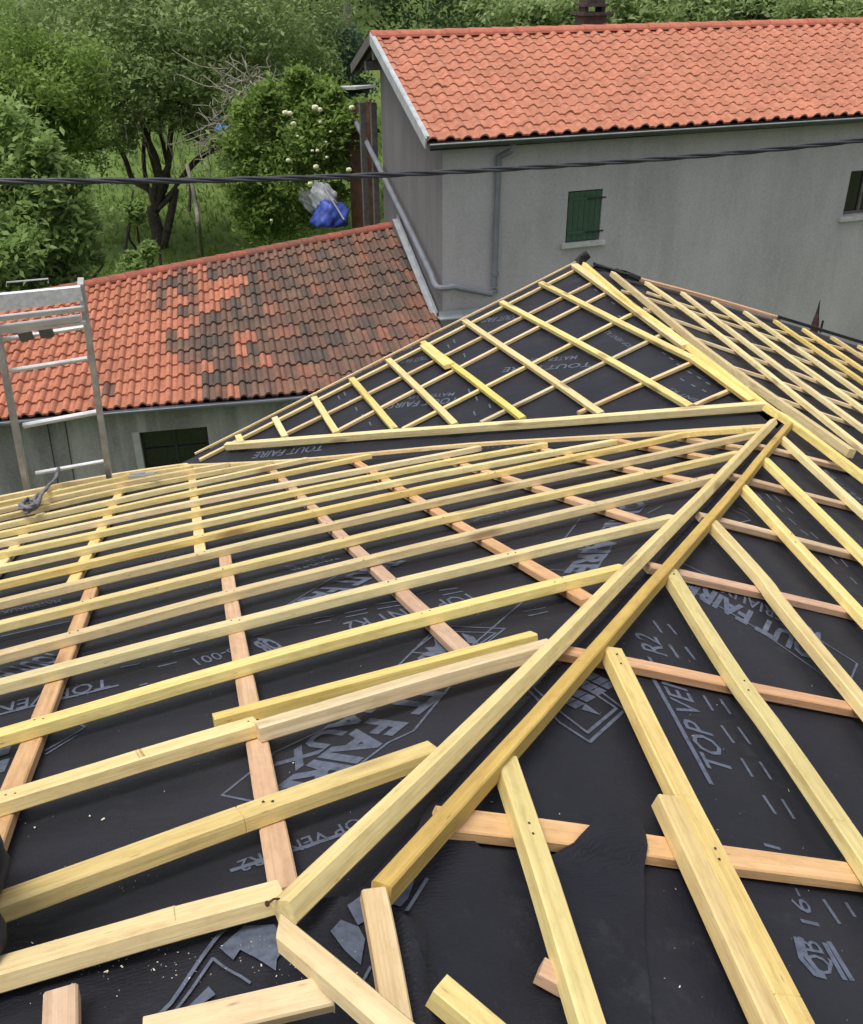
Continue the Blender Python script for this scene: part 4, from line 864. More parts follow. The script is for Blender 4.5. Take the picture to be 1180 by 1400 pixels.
# ------------------------------------------------------------------ old shed
Rr = hit(GB_, 535, 310); Rl = at(0, 414, 17.2); ezz = Rr[2] - 1.2; El, Er = level(ezz, 0, 573), level(ezz, 500, 531)
dl_ = (Rl - Rr); Rl2 = Rr + dl_ * 1.28; El2 = Er + (El - Er) * 1.5; Er2 = Er + (Er - El) * .30
shed = empty('old_shed', (El[0], El[1], 0), 'low shed with a patchy weathered tile roof and stained rendered wall', 'shed')
dist_tbl = {}
def col_old(r, c, R_, C__):
    u = c / C__; key = (r, c)
    if key not in dist_tbl:
        sn = math.sin(c * .63 + r * .35) + math.sin(r * 1.15 - c * .41 + 2) + .8 * math.sin(c * 1.7 + r * .9 + 1)
        age = np.clip((u - .40) / .36, 0, 1) * 1.1 + .19 * sn + rng.normal(0, .16) - (.42 if u < .42 else 0); age = float(np.clip(age, 0, 1))
        if .42 < u < .68: age = 1.0 if age > .50 else age * .2
        if u > .70: age = max(age, .72 + rng.uniform(0, .28))
        v = rng.uniform(.86, 1.1); new = np.array((.47, .185, .112)) * v; old = np.array([(.165, .095, .072), (.20, .11, .08), (.14, .088, .072), (.105, .078, .066), (.21, .125, .09), (.26, .115, .075)][rng.integers(0, 6)])
        dist_tbl[key] = (*tuple(new * (1 - age) + old * age), age)
    return dist_tbl[key]
tiled('roof_tiles', El2, Er2, Rl2, Rr, 12, 52, col_old, M['oldtile'], shed, .056, .034)
ridge_caps('ridge_tiles', Rl2 + UP * .03, Rr + UP * .03, 34, .12, lambda i: random.choice([(.40, .11, .07), (.36, .10, .07), (.30, .10, .07)]), M['oldtile'], shed, np.cross(UP, Rr - Rl2))
bm = bmesh.new(); back0, back1 = Rl2 + gd * 2.2 - UP * .8, Rr + gd * 1.6 - UP * .6
dn = UP * .05
for q in ((El2, Er2, Rr, Rl2), (Rl2, Rr, back1, back0)): bm.faces.new([bm.verts.new(np.array(p) - dn) for p in q])
from_bm('roof_boards', bm, M['dark'], shed)
ed = (Er2 - El2) / np.linalg.norm(Er2 - El2); en = np.array([ed[1], -ed[0], 0])   # outward (towards camera)
w0, w1 = El2 - en * .28, Er2 - en * .28; SW = mk(w0, ed, UP)
def sw(x, y): p = hit(SW, x, y); return (p - w0) @ ed, p[2]
a_, b_ = sw(190, 591), sw(281, 584); wu0, wu1, wz1 = a_[0], b_[0] + .02, (a_[1] + b_[1]) / 2; wz0 = wz1 - .72; LW = np.linalg.norm(w1 - w0)
bm = bmesh.new()
us_ = [0, wu0, wu1, LW]; zs_ = [-.3, wz0, wz1, ezz - .02]
for i in range(3):
    for j in range(3):
        if i == 1 and j == 1: continue
        bm.faces.new([V2(w0 + ed * u, z) for u, z in ((us_[i], zs_[j]), (us_[i + 1], zs_[j]), (us_[i + 1], zs_[j + 1]), (us_[i], zs_[j + 1]))])
q = [(wu0, wz0), (wu1, wz0), (wu1, wz1), (wu0, wz1)]
for a, b in zip(q, q[1:] + q[:1]): bm.faces.new([V2(w0 + ed * a[0], a[1]), V2(w0 + ed * b[0], b[1]), V2(w0 + ed * b[0] - en * .16, b[1]), V2(w0 + ed * a[0] - en * .16, a[1])])
bmesh.ops.remove_doubles(bm, verts=bm.verts, dist=.001); from_bm('wall', bm, M['shedwall'], shed)
swin = empty('window', w0 + ed * wu0, None, None); swin.parent = shed; swin.matrix_parent_inverse = shed.matrix_world.inverted(); PARPOS[swin.name] = tuple(w0 + ed * wu0)
wb = w0 * [1, 1, 0]
bm = bmesh.new(); bx(bm, wb + ed * wu0 - en * .15 + UP * wz0, ed * (wu1 - wu0), en * .01, UP * (wz1 - wz0)); sub('pane', bm, M['glass'], swin)
bm = bmesh.new(); wm = (wu0 + wu1) / 2; zm = (wz0 + wz1) / 2
bx(bm, wb + ed * (wm - .02) - en * .138 + UP * wz0, ed * .04, en * .03, UP * (wz1 - wz0)); bx(bm, wb + ed * wu0 - en * .138 + UP * (zm - .015), ed * (wm - .02 - wu0), en * .026, UP * .03); bx(bm, wb + ed * (wm + .02) - en * .138 + UP * (zm - .015), ed * (wu1 - wm - .02), en * .026, UP * .03)
bx(bm, wb + ed * wu0 - en * .138 + UP * wz0, ed * .035, en * .032, UP * (wz1 - wz0)); bx(bm, wb + ed * (wu1 - .035) - en * .138 + UP * wz0, ed * .035, en * .032, UP * (wz1 - wz0)); sub('frame', bm, M['dark'], swin)
bm = bmesh.new(); bx(bm, wb + ed * (wu0 - .11) + en * .0 + UP * (wz0 - .1), ed * .105, en * .012, UP * (wz1 - wz0 + .12)); sub('surround', bm, M['stone'], swin)
bm = bmesh.new(); g0, g1 = El2 + en * .06 - UP * .02, Er2 + en * .06 - UP * .02
rg = []
for i in range(19):
    p = g0 + (g1 - g0) * i / 18 + UP * .012 * math.sin(i * .9); rg.append([bm.verts.new(p + en * a + UP * b) for a, b in [(math.cos(math.pi * (1 + k_ / 8)) * .055, math.sin(math.pi * (1 + k_ / 8)) * .055) for k_ in range(9)]])
for a, b in zip(rg[:-1], rg[1:]):
    for k_ in range(8): bm.faces.new((a[k_], a[k_ + 1], b[k_ + 1], b[k_]))
tube(bm, [g0 + en * .055, (g0 + g1) / 2 + en * .055 + UP * .01, g1 + en * .055], .011, 6); from_bm('gutter', bm, M['pvc'], shed)
for ((x0, y0), (x1, y1)), lab in ((((62, 565), (82, 690)), 'left one of two thin dark wires down the stained shed wall'), (((86, 560), (104, 690)), 'right one of two thin dark wires down the stained shed wall')):
    bm = bmesh.new(); SWo = (SW[0], SW[1] + (en * .03) @ SW[0]); p, q = hit(SWo, x0, y0), hit(SWo, x1, y1); tube(bm, [p, q - UP * .8], .008, 5); tag(from_bm('wall_wire', bm, M['black'], None), lab, 'wire', 'wires on the shed wall')
# ------------------------------------------------------------------ ladder hooked at the eave
lb, rb = at(36, 668, 5.72), at(151, 650, 5.62); lt, rt = at(-8, 408, 5.35), at(111, 390, 5.25)
LP = mk(lb, rb - lb, (lt + rt - lb - rb)); LP = (LP[0], LP[1]); ln = LP[0] if LP[0] @ (CAM - lb) > 0 else -LP[0]
lad = empty('ladder', tuple(lb - UP * 3), 'aluminium ladder with a galvanised top plate standing at the far left eave', 'ladder')
def lp(x, y): return hit(LP, x, y)
def side_rail(tx, ty, bx_, by):
    bm = bmesh.new(); a, b = lp(tx, ty), lp(bx_, by); d = (b - a) / np.linalg.norm(b - a); bar(bm, a, b + d * 4.6, .030, .068, ln); from_bm('rail', bm, M['alu_dark'], lad)
side_rail(-10, 420, 37, 668); side_rail(110, 384, 149, 650)
for (x0, y0), (x1, y1), r in (((49, 647), (145, 630), .013), ((32, 582), (134, 563), .017), ((14, 507), (120, 490), .014), ((-2, 465), (116, 447), .013)):
    bm = bmesh.new(); tube(bm, [lp(x0, y0), lp(x1, y1)], r, 10); from_bm('rung', bm, M['alu'], lad)
for (x0, y0), (x1, y1), w in (((-12, 449), (118, 434), .016), ((-12, 444), (111, 428), .034), ((-12, 430), (116, 415), .026)):
    bm = bmesh.new(); bar(bm, lp(x0, y0) + ln * .045, lp(x1, y1) + ln * .045, w, .02, ln); from_bm('crossbar', bm, M['alu'], lad)
bm = bmesh.new(); ps = [lp(-14, 396), lp(110, 384), lp(114, 403), lp(-14, 419)]; vs = [bm.verts.new(p + ln * .06) for p in ps] + [bm.verts.new(p + ln * .04) for p in ps]
for f in ((0, 1, 2, 3), (7, 6, 5, 4), (0, 4, 5, 1), (1, 5, 6, 2), (2, 6, 7, 3), (3, 7, 4, 0)): bm.faces.new([vs[i] for i in f])
from_bm('top_plate', bm, M['galv'], lad)
bm = bmesh.new(); tube(bm, [lp(9, 392), lp(9, 386), lp(66, 381), lp(66, 387)], .004, 6); from_bm('handle', bm, M['alu_dark'], lad)
for x, y in ((36, 455), (64, 451)):
    bm = bmesh.new(); bar(bm, lp(x - 9, y + 1) + ln * .03, lp(x + 9, y - 2) + ln * .03, .05, .02, ln); from_bm('bracket', bm, M['greywood'], lad)
# rope
def rp(x, y, h=.02): return hit(off(PA, h), x, y)
bm = bmesh.new(); pth = [lp(80, 640), rp(75, 655, .06), rp(66, 664, .03), rp(60, 672, .03), rp(50, 678, .03), rp(44, 686, .04), rp(30, 688, .03), rp(28, 693, .04), rp(40, 697, .05), rp(50, 693, .03), rp(46, 684, .06), rp(34, 685, .06), rp(30, 691, .07), rp(43, 694, .06), rp(52, 688, .05), rp(56, 676, .05), rp(64, 668, .05)]
tube(bm, spline(pth, 5), .010, 7); tube(bm, spline([p + np.array([.012, .01, .012]) * (1 if i % 2 else -1) for i, p in enumerate(pth)], 5), .007, 6)
tag(from_bm('rope', bm, M['rope'], None, None, True), 'knotted grey rope tied from the ladder onto the battens at the left', 'rope')
bm = bmesh.new(); bar(bm, rp(178, 652, .03), rp(212, 647, .05), .035, .006, UP); bar(bm, rp(178, 648, .03), rp(198, 646, .03), .02, .006, UP)
tag(from_bm('metal_strip', bm, M['zinc'], None), 'small bent grey metal strip lying on the left slope near the eave', 'metal strip')
# boot at the left border
bt = empty('work_boot', tuple(hit(PA, -22, 1250)), 'dark teal work boot at the left border standing across the second nearest batten', 'boot')
b0_, b1_ = hit(off(PA, .003), -24, 1168), hit(off(PA, .003), -30, 1330); bd = b1_ - b0_; bu = np.cross(bd, PA[0]); bu /= np.linalg.norm(bu); bu = bu if bu[0] > 0 else -bu; bn = PA[0]
def loft(name, prof, mat):             # prof: (s, half width, z0, z1)
    bm = bmesh.new(); rings = []
    for s_, hw, z0, z1 in prof:
        c = b0_ + bd * s_; ring = []
        for a in np.linspace(0, 2 * math.pi, 14, endpoint=False):
            x, z = math.cos(a), math.sin(a); x = math.copysign(abs(x) ** .6, x); z = math.copysign(abs(z) ** .6, z); ring.append(bm.verts.new(c + bu * x * hw + bn * (z0 + (z1 - z0) * (z + 1) / 2)))
        rings.append(ring)
    for a, b in zip(rings[:-1], rings[1:]):
        for j in range(14): bm.faces.new((a[j], a[(j + 1) % 14], b[(j + 1) % 14], b[j]))
    bm.faces.new(rings[0]); bm.faces.new(rings[-1][::-1]); return from_bm(name, bm, mat, bt, None, True)
loft('sole', [(.0, .015, 0, .02), (.06, .032, 0, .022), (.2, .043, 0, .022), (.35, .038, 0, .022), (.5, .026, 0, .024), (.65, .026, 0, .026), (.78, .036, 0, .026), (.9, .037, 0, .026), (1.0, .018, 0, .024)], M['black'])
loft('upper', [(.02, .012, .018, .05), (.1, .032, .018, .065), (.25, .039, .018, .075), (.4, .035, .018, .085), (.55, .026, .018, .105), (.68, .027, .018, .15), (.8, .034, .018, .21), (.92, .034, .018, .21), (.98, .018, .018, .20)], M['boot'])
# ------------------------------------------------------------------ overhead cable
bm = bmesh.new(); cpts = [at(-700, 262, 8.2), at(-300, 254, 7.6), at(0, 248, 7.1), at(300, 246, 7.1), at(590, 236, 7.3), at(900, 217, 7.7), at(1172, 192, 8.2), at(1500, 150, 9.2), at(1900, 90, 11)]
cc = spline(cpts, 40); tang = np.gradient(np.array(cc), axis=0); s_ = np.concatenate([[0], np.cumsum(np.linalg.norm(np.diff(np.array(cc), axis=0), axis=1))])
for ph in (0, 2.1, 4.2):
    pp = []
    for p, t, s in zip(cc, tang, s_):
        t = t / np.linalg.norm(t); u = UP - t * t[2]; u /= np.linalg.norm(u); v = np.cross(t, u); a = ph + s * 7.0; pp.append(p + (u * math.cos(a) + v * math.sin(a)) * .0108)
    tube(bm, pp, .0108, 7)
tag(from_bm('overhead_cable', bm, M['cable'], None, None, True), 'twisted dark overhead cable crossing in front of the trees and grey house', 'cable')
# ------------------------------------------------------------------ vegetation
def leaves(name, centres, mat, parent, size, sub=14, flat=.6, seed=0, tight=.20):
    """centres: (xyz, radius, count). leaf quads in sub-clumps, gaps left between them"""
    g = np.random.default_rng(seed); P = []
    for c, r, n in centres:
        c = np.array(c, float); rr = np.array([r, r, r * .8]) if np.isscalar(r) else np.array(r, float)
        d = g.normal(0, 1, (sub, 3)); d /= np.linalg.norm(d, axis=1)[:, None]; sc_ = c + d * rr * (g.uniform(.35, 1.0, (sub, 1)) ** .6)
        k = g.integers(0, sub, n); P.append(sc_[k] + g.normal(0, 1, (n, 3)) * rr * tight)
    P = np.concatenate(P); n = len(P); nrm = g.normal(0, 1, (n, 3)); nrm[:, 2] = np.abs(nrm[:, 2]) + flat; nrm /= np.linalg.norm(nrm, axis=1)[:, None]
    t = np.cross(nrm, g.normal(0, 1, (n, 3))); t /= np.linalg.norm(t, axis=1)[:, None]; b = np.cross(nrm, t); s = size * g.uniform(.6, 1.35, (n, 1))
    q = np.stack([P - t * s, P - b * s * .42 + nrm * s * .12, P + t * s * .95, P + b * s * .42 + nrm * s * .12], 1).reshape(-1, 3)
    me = bpy.data.meshes.new(name); me.vertices.add(n * 4); me.vertices.foreach_set('co', q.ravel()); me.loops.add(n * 4); me.loops.foreach_set('vertex_index', np.arange(n * 4, dtype=np.int32)); me.polygons.add(n); me.polygons.foreach_set('loop_start', np.arange(0, n * 4, 4, dtype=np.int32))
    me.update(calc_edges=True); return link(name, me, mat, parent)
def limb(bm, a, b, r0, r1, bend=.2, g=random):
    a, b = np.array(a, float), np.array(b, float); d = np.linalg.norm(b - a); pts = [a]
    for t in (.25, .5, .75): pts.append(a + (b - a) * t + np.array([g.uniform(-1, 1), g.uniform(-1, 1), g.uniform(-.4, .8)]) * d * bend * .4)
    pts.append(b); tube(bm, spline(pts, 4), r0, 7, r1); return pts
# main fruit tree
tb = ground_hit(214, 338); mt = empty('fruit_tree', tuple(tb), 'big spreading pale green tree with a dark many stemmed trunk in the garden', 'tree')
DT = math.hypot(tb[0], tb[1])
cl = [(60, 30, .2, 2.0), (150, 55, -1.0, 1.8), (235, 30, -1.4, 1.8), (320, 40, -.8, 1.7), (400, 55, .4, 1.6), (110, 120, -.6, 1.3), (205, 85, -1.8, 1.2), (275, 105, -1.7, 1.1), (345, 70, -1.4, 1.0), (135, 165, -.8, 1.0), (130, -40, 0, 2.2), (290, -50, 0, 2.2), (410, -30, 1, 1.8), (380, 115, .6, 1.0), (70, 90, .6, 1.5), (110, 205, .4, .8), (420, 95, .2, .8), (95, 165, .2, .9), (30, 70, .2, 1.4), (255, 140, -1.0, .8), (300, 150, -.6, .7), (175, 145, -.4, .75), (225, 115, -1.2, .8), (215, 160, -1.6, .55), (265, 172, -1.2, .5), (165, 185, -.9, .5)]
cen = [(at(x, y, DT + dz_), r, int(1450 * r ** 1.6)) for x, y, dz_, r in cl]
leaves('crown', cen, M['leaf_a'], mt, .078, 30, .5, 3, .16)
bm = bmesh.new(); fork = at(213, 288, DT)
tube(bm, spline([tb - UP * .2, at(216, 320, DT), at(208, 290, DT), fork], 4), .21, 10, .16); tube(bm, spline([tb + [.1, 0, -.2], at(232, 300, DT - .2), at(240, 258, DT - .3)], 4), .13, 9, .10)
for (x, y), dz_, r in (((160, 195), .3, .17), ((192, 160), .2, .17), ((212, 140), -.4, .2), ((245, 150), -.6, .18), ((300, 200), -.5, .12), ((330, 170), .2, .10), ((180, 130), 1.0, .12), ((235, 120), .6, .13)):
    p = at(x, y, DT + dz_); limb(bm, fork, p, r * .58, r * .36, .22)
    for _ in range(2):
        c = min(cen, key=lambda c: np.linalg.norm(c[0] - p) + rng.uniform(0, 2.5)); limb(bm, p, c[0], r * .42, .025, .25)
from_bm('trunk', bm, M['bark'], mt, None, True)
# hanging pale twigs of the main tree
bm = bmesh.new()
for _ in range(46):
    x, y = rng.uniform(170, 330), rng.uniform(70, 200); p = at(x, y, DT - 1.6 + rng.normal(0, .5)); q = p + np.array([rng.normal(0, .25), rng.normal(0, .2), -rng.uniform(.4, 1.6)]); limb(bm, p, q, .012, .006, .2)
from_bm('twig', bm, M['deadwood'], mt)
# dead grey branches
db = ground_hit(372, 300); dt_ = empty('dead_tree', tuple(db), 'bare grey dead tree with tangled twigs right of the big tree', 'tree'); DD = 24.2
bm = bmesh.new(); top = at(332, 150, DD); limb(bm, db, top, .09, .06, .1)
hubs = [at(x, y, DD + rng.normal(0, .4)) for x, y in ((310, 120), (345, 110), (300, 165), (330, 130), (360, 120), (320, 185), (290, 190), (350, 160), (375, 140))]
for h_ in hubs:
    limb(bm, top, h_, .035, .018, .3)
    for _ in range(16):
        e = h_ + rng.normal(0, 1, 3) * [.55, .5, .38]; limb(bm, h_, e, .015, .006, .5)
for (x, y) in ((395, 150), (380, 150), (405, 160), (370, 95)): limb(bm, hubs[4], at(x, y, DD), .014, .005, .2)
from_bm('trunk', bm, M['deadwood'], dt_)
# rose bush
rbp = ground_hit(398, 318); ros = empty('rose_bush', tuple(rbp), 'tall green bush with creamy white roses beside the grey house', 'bush'); DR = 22.6
cen = [(at(x, y, DR + rng.normal(0, .35)), r, int(2100 * r)) for x, y, r in ((335, 150, .3), (362, 128, .3), (415, 112, .35), (452, 128, .3), (330, 205, .3), (345, 300, .4), (405, 105, .22), (338, 262, .4), (375, 140, .5), (350, 180, .8), (400, 160, .9), (440, 190, .85), (385, 220, .9), (430, 140, .8), (465, 160, .55), (355, 240, .8), (470, 225, .5), (410, 250, .6), (350, 285, .8), (385, 295, .8), (455, 265, .35), (480, 160, .4), (488, 185, .3), (478, 205, .3), (498, 150, .25), (503, 178, .22), (488, 225, .22))]
leaves('foliage', cen, M['leaf_b'], ros, .07, 12, .4, 5, .22)
bm = bmesh.new(); 
for x, y in ((385, 320), (395, 315), (372, 318)): limb(bm, ground_hit(x, y), at(400, 200, DR), .06, .02, .2)
from_bm('stem', bm, M['palebark'], ros)
for x, y, s in ((390, 154, .07), (396, 155, .07), (401, 169, .07), (431, 147, .085), (437, 150, .07), (481, 147, .07), (394, 219, .055), (432, 228, .07), (477, 232, .07), (424, 251, .06), (438, 167, .045), (434, 206, .045), (427, 206, .04), (407, 186, .035), (447, 215, .04), (371, 301, .035), (446, 194, .03), (452, 180, .035)):
    bm = bmesh.new(); c = at(x, y, DR - 1.2)
    for k_ in range(9):
        a = k_ * 2.4; tilt = .3 + .09 * k_; d = np.array([math.cos(a) * tilt, -.6, math.sin(a) * tilt]); d /= np.linalg.norm(d); u = np.cross(d, [0, 0, 1.0]); u /= np.linalg.norm(u); v = np.cross(u, d); p = c + d * s * .45
        bm.faces.new([bm.verts.new(p + (u * math.cos(t) + v * math.sin(t)) * s * .62 + d * s * .2 * math.cos(2 * t)) for t in np.linspace(0, 5.5, 7)])
    from_bm('rose', bm, M['petal'], ros)
# left shrubs
def shrub(name, base_px, cl, mat, size, label, seed, dist, sub=14, stem='bark'):
    b = ground_hit(*base_px); o = empty(name, tuple(b), label, 'bush' if 'bush' in name or 'shrub' in name else 'tree'); cen = [(at(x, y, dist + dz_), r, n) for x, y, r, n, dz_ in cl]
    leaves('foliage', cen, mat, o, size, sub, .5, seed); bm = bmesh.new()
    for c in cen[:6]: limb(bm, b - UP * .1, c[0], .05, .015, .15)
    from_bm('stem', bm, M[stem], o, None, True); return o
shrub('leafy_shrub', (30, 380), [(10, 250, 1.0, 2600, 0), (40, 300, 1.0, 2600, -.4), (20, 350, .9, 2400, -.6), (60, 340, .7, 1600, 0), (10, 190, .8, 1800, .5), (75, 250, .6, 1000, .4), (40, 215, .6, 1100, .2)], M['leaf_bright'], .095, 'large leaved bright green shrub at the left border behind the shed', 11, 19.6)
shrub('yellow_green_bush', (60, 262), [(55, 110, 1.3, 4200, 0), (20, 130, 1.3, 3600, .4), (90, 130, .9, 2200, .2), (40, 160, 1.2, 3000, 0), (0, 80, 1.3, 3000, .6), (80, 185, .8, 1600, .4)], M['leaf_b'], .07, 'fine leaved deep green bush left of the big tree', 12, 24.2)
shrub('low_shrub', (110, 385), [(95, 300, .55, 1300, .3), (80, 380, .55, 1500, -.8), (110, 345, .4, 700, 0), (0, 395, .6, 1600, -1.0)], M['leaf_a'], .085, 'low pale shrub against the shed ridge at the left', 13, 20.5)
shrub('blue_green_bush', (440, 150), [(445, 85, 1.1, 3200, 0), (470, 100, 1.0, 2600, .5), (430, 110, .8, 1800, .2), (460, 60, .8, 1500, 1)], M['leaf_blue'], .06, 'rounded blue green bush behind the grey house gable', 14, 31)
shrub('vine_shrub', (195, 385), [(182, 285, .22, 160, 0), (186, 300, .2, 150, 0), (205, 345, .25, 170, -.4), (180, 350, .2, 120, 0), (190, 375, .4, 420, -.5)], M['leaf_bright'], .10, 'thin yellow green vine climbing in front of the trunk', 15, 22.5, 9)
bm = bmesh.new(); tube(bm, spline([ground_hit(277, 352) - UP * .5, at(273, 320, 23.0), at(268, 280, 23.0), at(262, 250, 23.1), at(255, 225, 23.4)], 5), .055, 7, .045)
tag(from_bm('garden_pole', bm, M['palebark'], None, None, True), 'thin pale crooked pole standing on the grass', 'pole')
for (a, b), lab in ((((165, 340), (182, 260)), 'slender dark sapling stem left of the big trunk'), (((218, 365), (213, 330)), 'short dark sapling stem right in front of the big trunk'), (((112, 310), (116, 280)), 'short dark sapling stem beside the bright leafy shrub'), (((256, 265), (258, 225)), 'dark sapling stem behind the pale crooked pole')):
    bm = bmesh.new(); tube(bm, spline([at(*a, 23.5) - UP * .4, at((a[0] + b[0]) / 2 + 3, (a[1] + b[1]) / 2, 23.5), at(*b, 23.6)], 3), .04, 6, .02); tag(from_bm('sapling', bm, M['bark'], None), lab, 'sapling', 'saplings near the big tree')
# tarp, sack, outbuilding, oddments
tp = at(452, 300, 21.6); bm = bmesh.new(); bmesh.ops.create_icosphere(bm, subdivisions=4, radius=1)
for v in bm.verts:
    c = v.co.copy(); f = 1 + .12 * math.sin(5 * c.x + 3 * c.y) * math.sin(4 * c.z + 2) + .045 * math.sin(13 * c.x - 8 * c.z); z = c.z if c.z > -.4 else -.4; v.co = Vector((tp[0] + c.x * .42 * f, tp[1] + c.y * .3 * f, tp[2] + (z * .28 + (.0 if c.z < .2 else .18 * (c.z - .2))) * f))
tag(from_bm('blue_tarp', bm, M['blue'], None, None, True), 'crumpled bright blue tarpaulin bundle beside the grey house', 'tarp')
tp2 = at(444, 276, 21.75); bm = bmesh.new(); bmesh.ops.create_icosphere(bm, subdivisions=4, radius=1)
for v in bm.verts:
    c = v.co.copy(); f = 1 + .25 * math.sin(6 * c.x + 4 * c.z) * math.sin(5 * c.y + 1) + .12 * math.sin(17 * c.z + 9 * c.x); v.co = Vector((tp2[0] + (c.x * .27 + c.z * -.08) * f, tp2[1] + c.y * .18 * f, tp2[2] + c.z * .42 * f))
tag(from_bm('white_sack', bm, M['whitesack'], None, None, True), 'white plastic sack heaped on the blue tarpaulin', 'sack')
tp3 = at(424, 275, 22.0); bm = bmesh.new(); bmesh.ops.create_icosphere(bm, subdivisions=4, radius=1)
for v in bm.verts:
    c = v.co.copy(); f = 1 + .3 * math.sin(9 * c.x + 5 * c.z) * math.sin(8 * c.y + 6 * c.z); v.co = Vector((tp3[0] + (c.x * .20 + c.z * -.12) * f, tp3[1] + c.y * .15 * f, tp3[2] + c.z * .24 * f))
tag(from_bm('insulation_bundle', bm, M['stone'], None, None, True), 'off white fluffy bundle left of the blue tarpaulin', 'bundle')
bm = bmesh.new(); bar(bm, at(444, 258, 21.4), at(470, 300, 21.3), .05, .03, dh); tag(from_bm('white_lath', bm, M['whitesack'], None), 'thin white lath leaning on the blue tarpaulin', 'lath')
ob = empty('outbuilding', tuple(at(490, 200, 24) * [1, 1, 0]), 'rusty brown lean-to with a pale roof edge behind the grey house', 'outbuilding')
bm = bmesh.new(); a, b = at(474, 150, 22.1), at(508, 135, 21.8); 
vs = [bm.verts.new(p) for p in (a, b, np.array([b[0], b[1], .5]), np.array([a[0], a[1], .5]))]; bm.faces.new(vs); from_bm('wall', bm, M['rust'], ob)
bm = bmesh.new(); bar(bm, at(440, 121, 24.4), at(500, 119, 23.2), .6, .06, UP); from_bm('roof', bm, M['stone'], ob)
bm = bmesh.new(); bar(bm, at(459, 125, 24.45), at(500, 123, 23.25), .2, .12, UP); from_bm('beam', bm, M['dark'], ob)
for (x, d, m) in ((497, 20.8, 'greywood'), (512, 20.6, 'greywood')):
    bm = bmesh.new(); p = at(x, 200, d); bar(bm, np.array([p[0], p[1], 0]), np.array([p[0], p[1], at(x - 6, 140, d)[2]]), .11, .11, dh); from_bm('post', bm, M[m], ob)
bm = bmesh.new(); bmesh.ops.create_icosphere(bm, subdivisions=3, radius=1); p = at(305, 177, DD - .3)
for v in bm.verts: c = v.co.copy(); f = 1 + .25 * math.sin(5 * c.x + 4 * c.z); v.co = Vector((p[0] + c.x * .17 * f, p[1] + c.y * .1, p[2] + c.z * .11 * f))
tag(from_bm('blue_cloth', bm, M['skyblue'], None, None, True), 'small sky blue cloth caught among the bare grey branches', 'cloth')
bm = bmesh.new(); bmesh.ops.create_icosphere(bm, subdivisions=3, radius=1); p = at(320, 226, 27)
for v in bm.verts: c = v.co.copy(); v.co = Vector((p[0] + c.x * .42, p[1] + c.y * .4, p[2] + max(c.z, -.3) * .22))
tag(from_bm('upturned_tub', bm, M['leaf_tub'] if 'leaf_tub' in M else plain_mat('pale_green_plastic', (.10, .17, .13), .5), None, None, True), 'pale green upturned tub in the shade behind the rose bush', 'tub')
# grass
g = np.random.default_rng(4); n = 26000; gx = g.uniform(-16, 3, n); gy = g.uniform(20.5, 40, n); keep = g.random(n) < np.clip((42 - gy) / 20, .2, 1); gx, gy = gx[keep], gy[keep]; n = len(gx)
gzv = np.array([gz(x, y) for x, y in zip(gx, gy)]); hh = g.uniform(.10, .30, n); an = g.uniform(0, 6.28, n); ww = g.uniform(.02, .05, n); lx, ly = g.normal(0, .1, n), g.normal(0, .1, n)
q = np.stack([np.stack([gx - np.cos(an) * ww, gy - np.sin(an) * ww, gzv - .02], 1), np.stack([gx + np.cos(an) * ww, gy + np.sin(an) * ww, gzv - .02], 1), np.stack([gx + lx, gy + ly, gzv + hh], 1)], 1).reshape(-1, 3)
me = bpy.data.meshes.new('grass'); me.vertices.add(n * 3); me.vertices.foreach_set('co', q.ravel()); me.loops.add(n * 3); me.loops.foreach_set('vertex_index', np.arange(n * 3, dtype=np.int32)); me.polygons.add(n); me.polygons.foreach_set('loop_start', np.arange(0, n * 3, 3, dtype=np.int32)); me.update(calc_edges=True)
tag(link('grass', me, M['grass']), 'green garden grass under the trees', 'grass', None, 'stuff')
# woodland beyond: one mass of dark foliage, trunks included
cen = []; g = np.random.default_rng(9)
for i in range(75):
    x = g.uniform(-34, 46); y = g.uniform(36, 60) ; r = g.uniform(1.8, 3.2); z = gz(x, y) + g.uniform(.8, 8.0); cen.append(((x, y, z), r, int(900 * r)))
for i in range(22):
    x = g.uniform(3, 36); y = 33 + g.uniform(0, 6) + .25 * x; r = g.uniform(1.3, 2.1); cen.append(((x, y, gz(x, y) + g.uniform(1.0, 4.5)), r, int(1300 * r)))
wo = leaves('woodland', cen, M['leaf_c'], None, .14, 26, .4, 21); tag(wo, 'dark mass of woodland trees beyond the garden and the grey house', 'woodland', None, 'stuff')
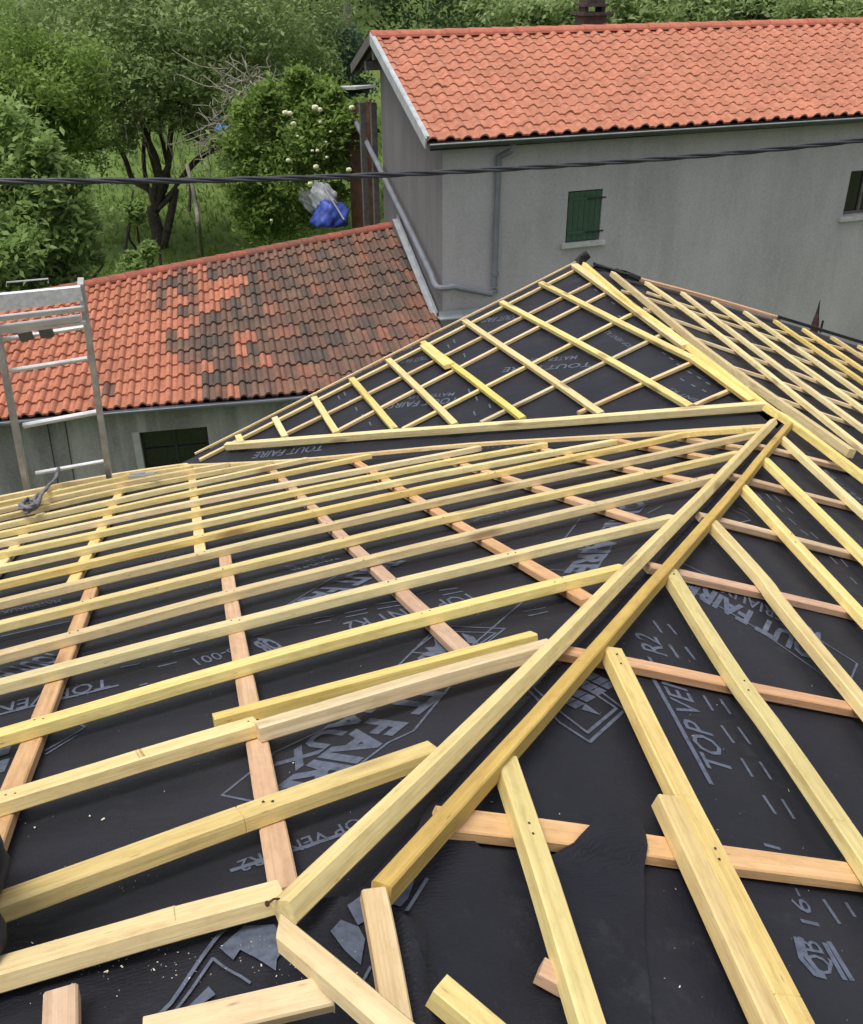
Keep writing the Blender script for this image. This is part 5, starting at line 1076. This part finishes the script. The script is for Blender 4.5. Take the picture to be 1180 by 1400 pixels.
# a few pale forest stems
for i, (x, d) in enumerate(((452, 36), (470, 35.5), (478, 37))):
    bm = bmesh.new(); p = at(x, 60, d); limb(bm, np.array([p[0], p[1], gz(p[0], p[1])]), at(x + 2, -60, d), .09, .05, .06); from_bm('t', bm, M['palebark'], None) if False else None
    o = from_bm('forest_stem', bm, M['palebark'], None, None, True); tag(o, ['pale forest stem nearest the big tree', 'middle pale forest stem in the dark wood', 'pale forest stem nearest the house ridge'][i], 'tree', 'pale stems in the dark wood')
g = np.random.default_rng(31)
shrub('pale_hedge', (690, 20), [(680 + 22 * i, 22 + g.normal(0, 6), 1.0, 1500, g.normal(0, .6)) for i in range(24)], M['leaf_a'], .10, 'lighter green hedge of bushes just behind the orange roof ridge', 32, 33)
# ------------------------------------------------------------------ camera, light, world
cam = bpy.data.cameras.new('camera'); cam.sensor_fit = 'HORIZONTAL'; cam.sensor_width = 36; cam.lens = 36 * FPX / 1180; cam.clip_start = .02; cam.clip_end = 2000
co = bpy.data.objects.new('camera', cam); col.objects.link(co)
Rc = np.stack([RM @ [1, 0, 0], RM @ [0, -1, 0], RM @ [0, 0, -1]], 1); mw = Matrix.Identity(4)
for i in range(3):
    for j in range(3): mw[i][j] = Rc[i, j]
    mw[i][3] = CAM[i]
co.matrix_world = mw; sc.camera = co
SUN_EL, SUN_AZ = 72, -125
w = bpy.data.worlds.new('World'); sc.world = w; w.use_nodes = True; nt = w.node_tree; bg = nt.nodes['Background']
sky = nt.nodes.new('ShaderNodeTexSky'); sky.sky_type = 'NISHITA'; sky.sun_disc = False; sky.sun_elevation = math.radians(SUN_EL); sky.sun_rotation = math.radians(SUN_AZ); sky.air_density = 1.0; sky.dust_density = 4.0; sky.ozone_density = 1.0
hs = nt.nodes.new('ShaderNodeHueSaturation'); hs.inputs['Saturation'].default_value = .3; nt.links.new(sky.outputs[0], hs.inputs['Color']); nt.links.new(hs.outputs[0], bg.inputs['Color']); bg.inputs['Strength'].default_value = .15
ld = bpy.data.lights.new('sun', 'SUN'); ld.energy = 1.3; ld.angle = math.radians(22); ld.color = (1.0, .95, .86)
lo_ = bpy.data.objects.new('sun', ld); col.objects.link(lo_)
sd = dirv(SUN_AZ, SUN_EL); lo_.rotation_euler = Vector(-sd).to_track_quat('-Z', 'Y').to_euler()
sc.view_settings.view_transform = 'Standard'; sc.view_settings.look = 'None'; sc.view_settings.exposure = 0.38; sc.view_settings.gamma = 1
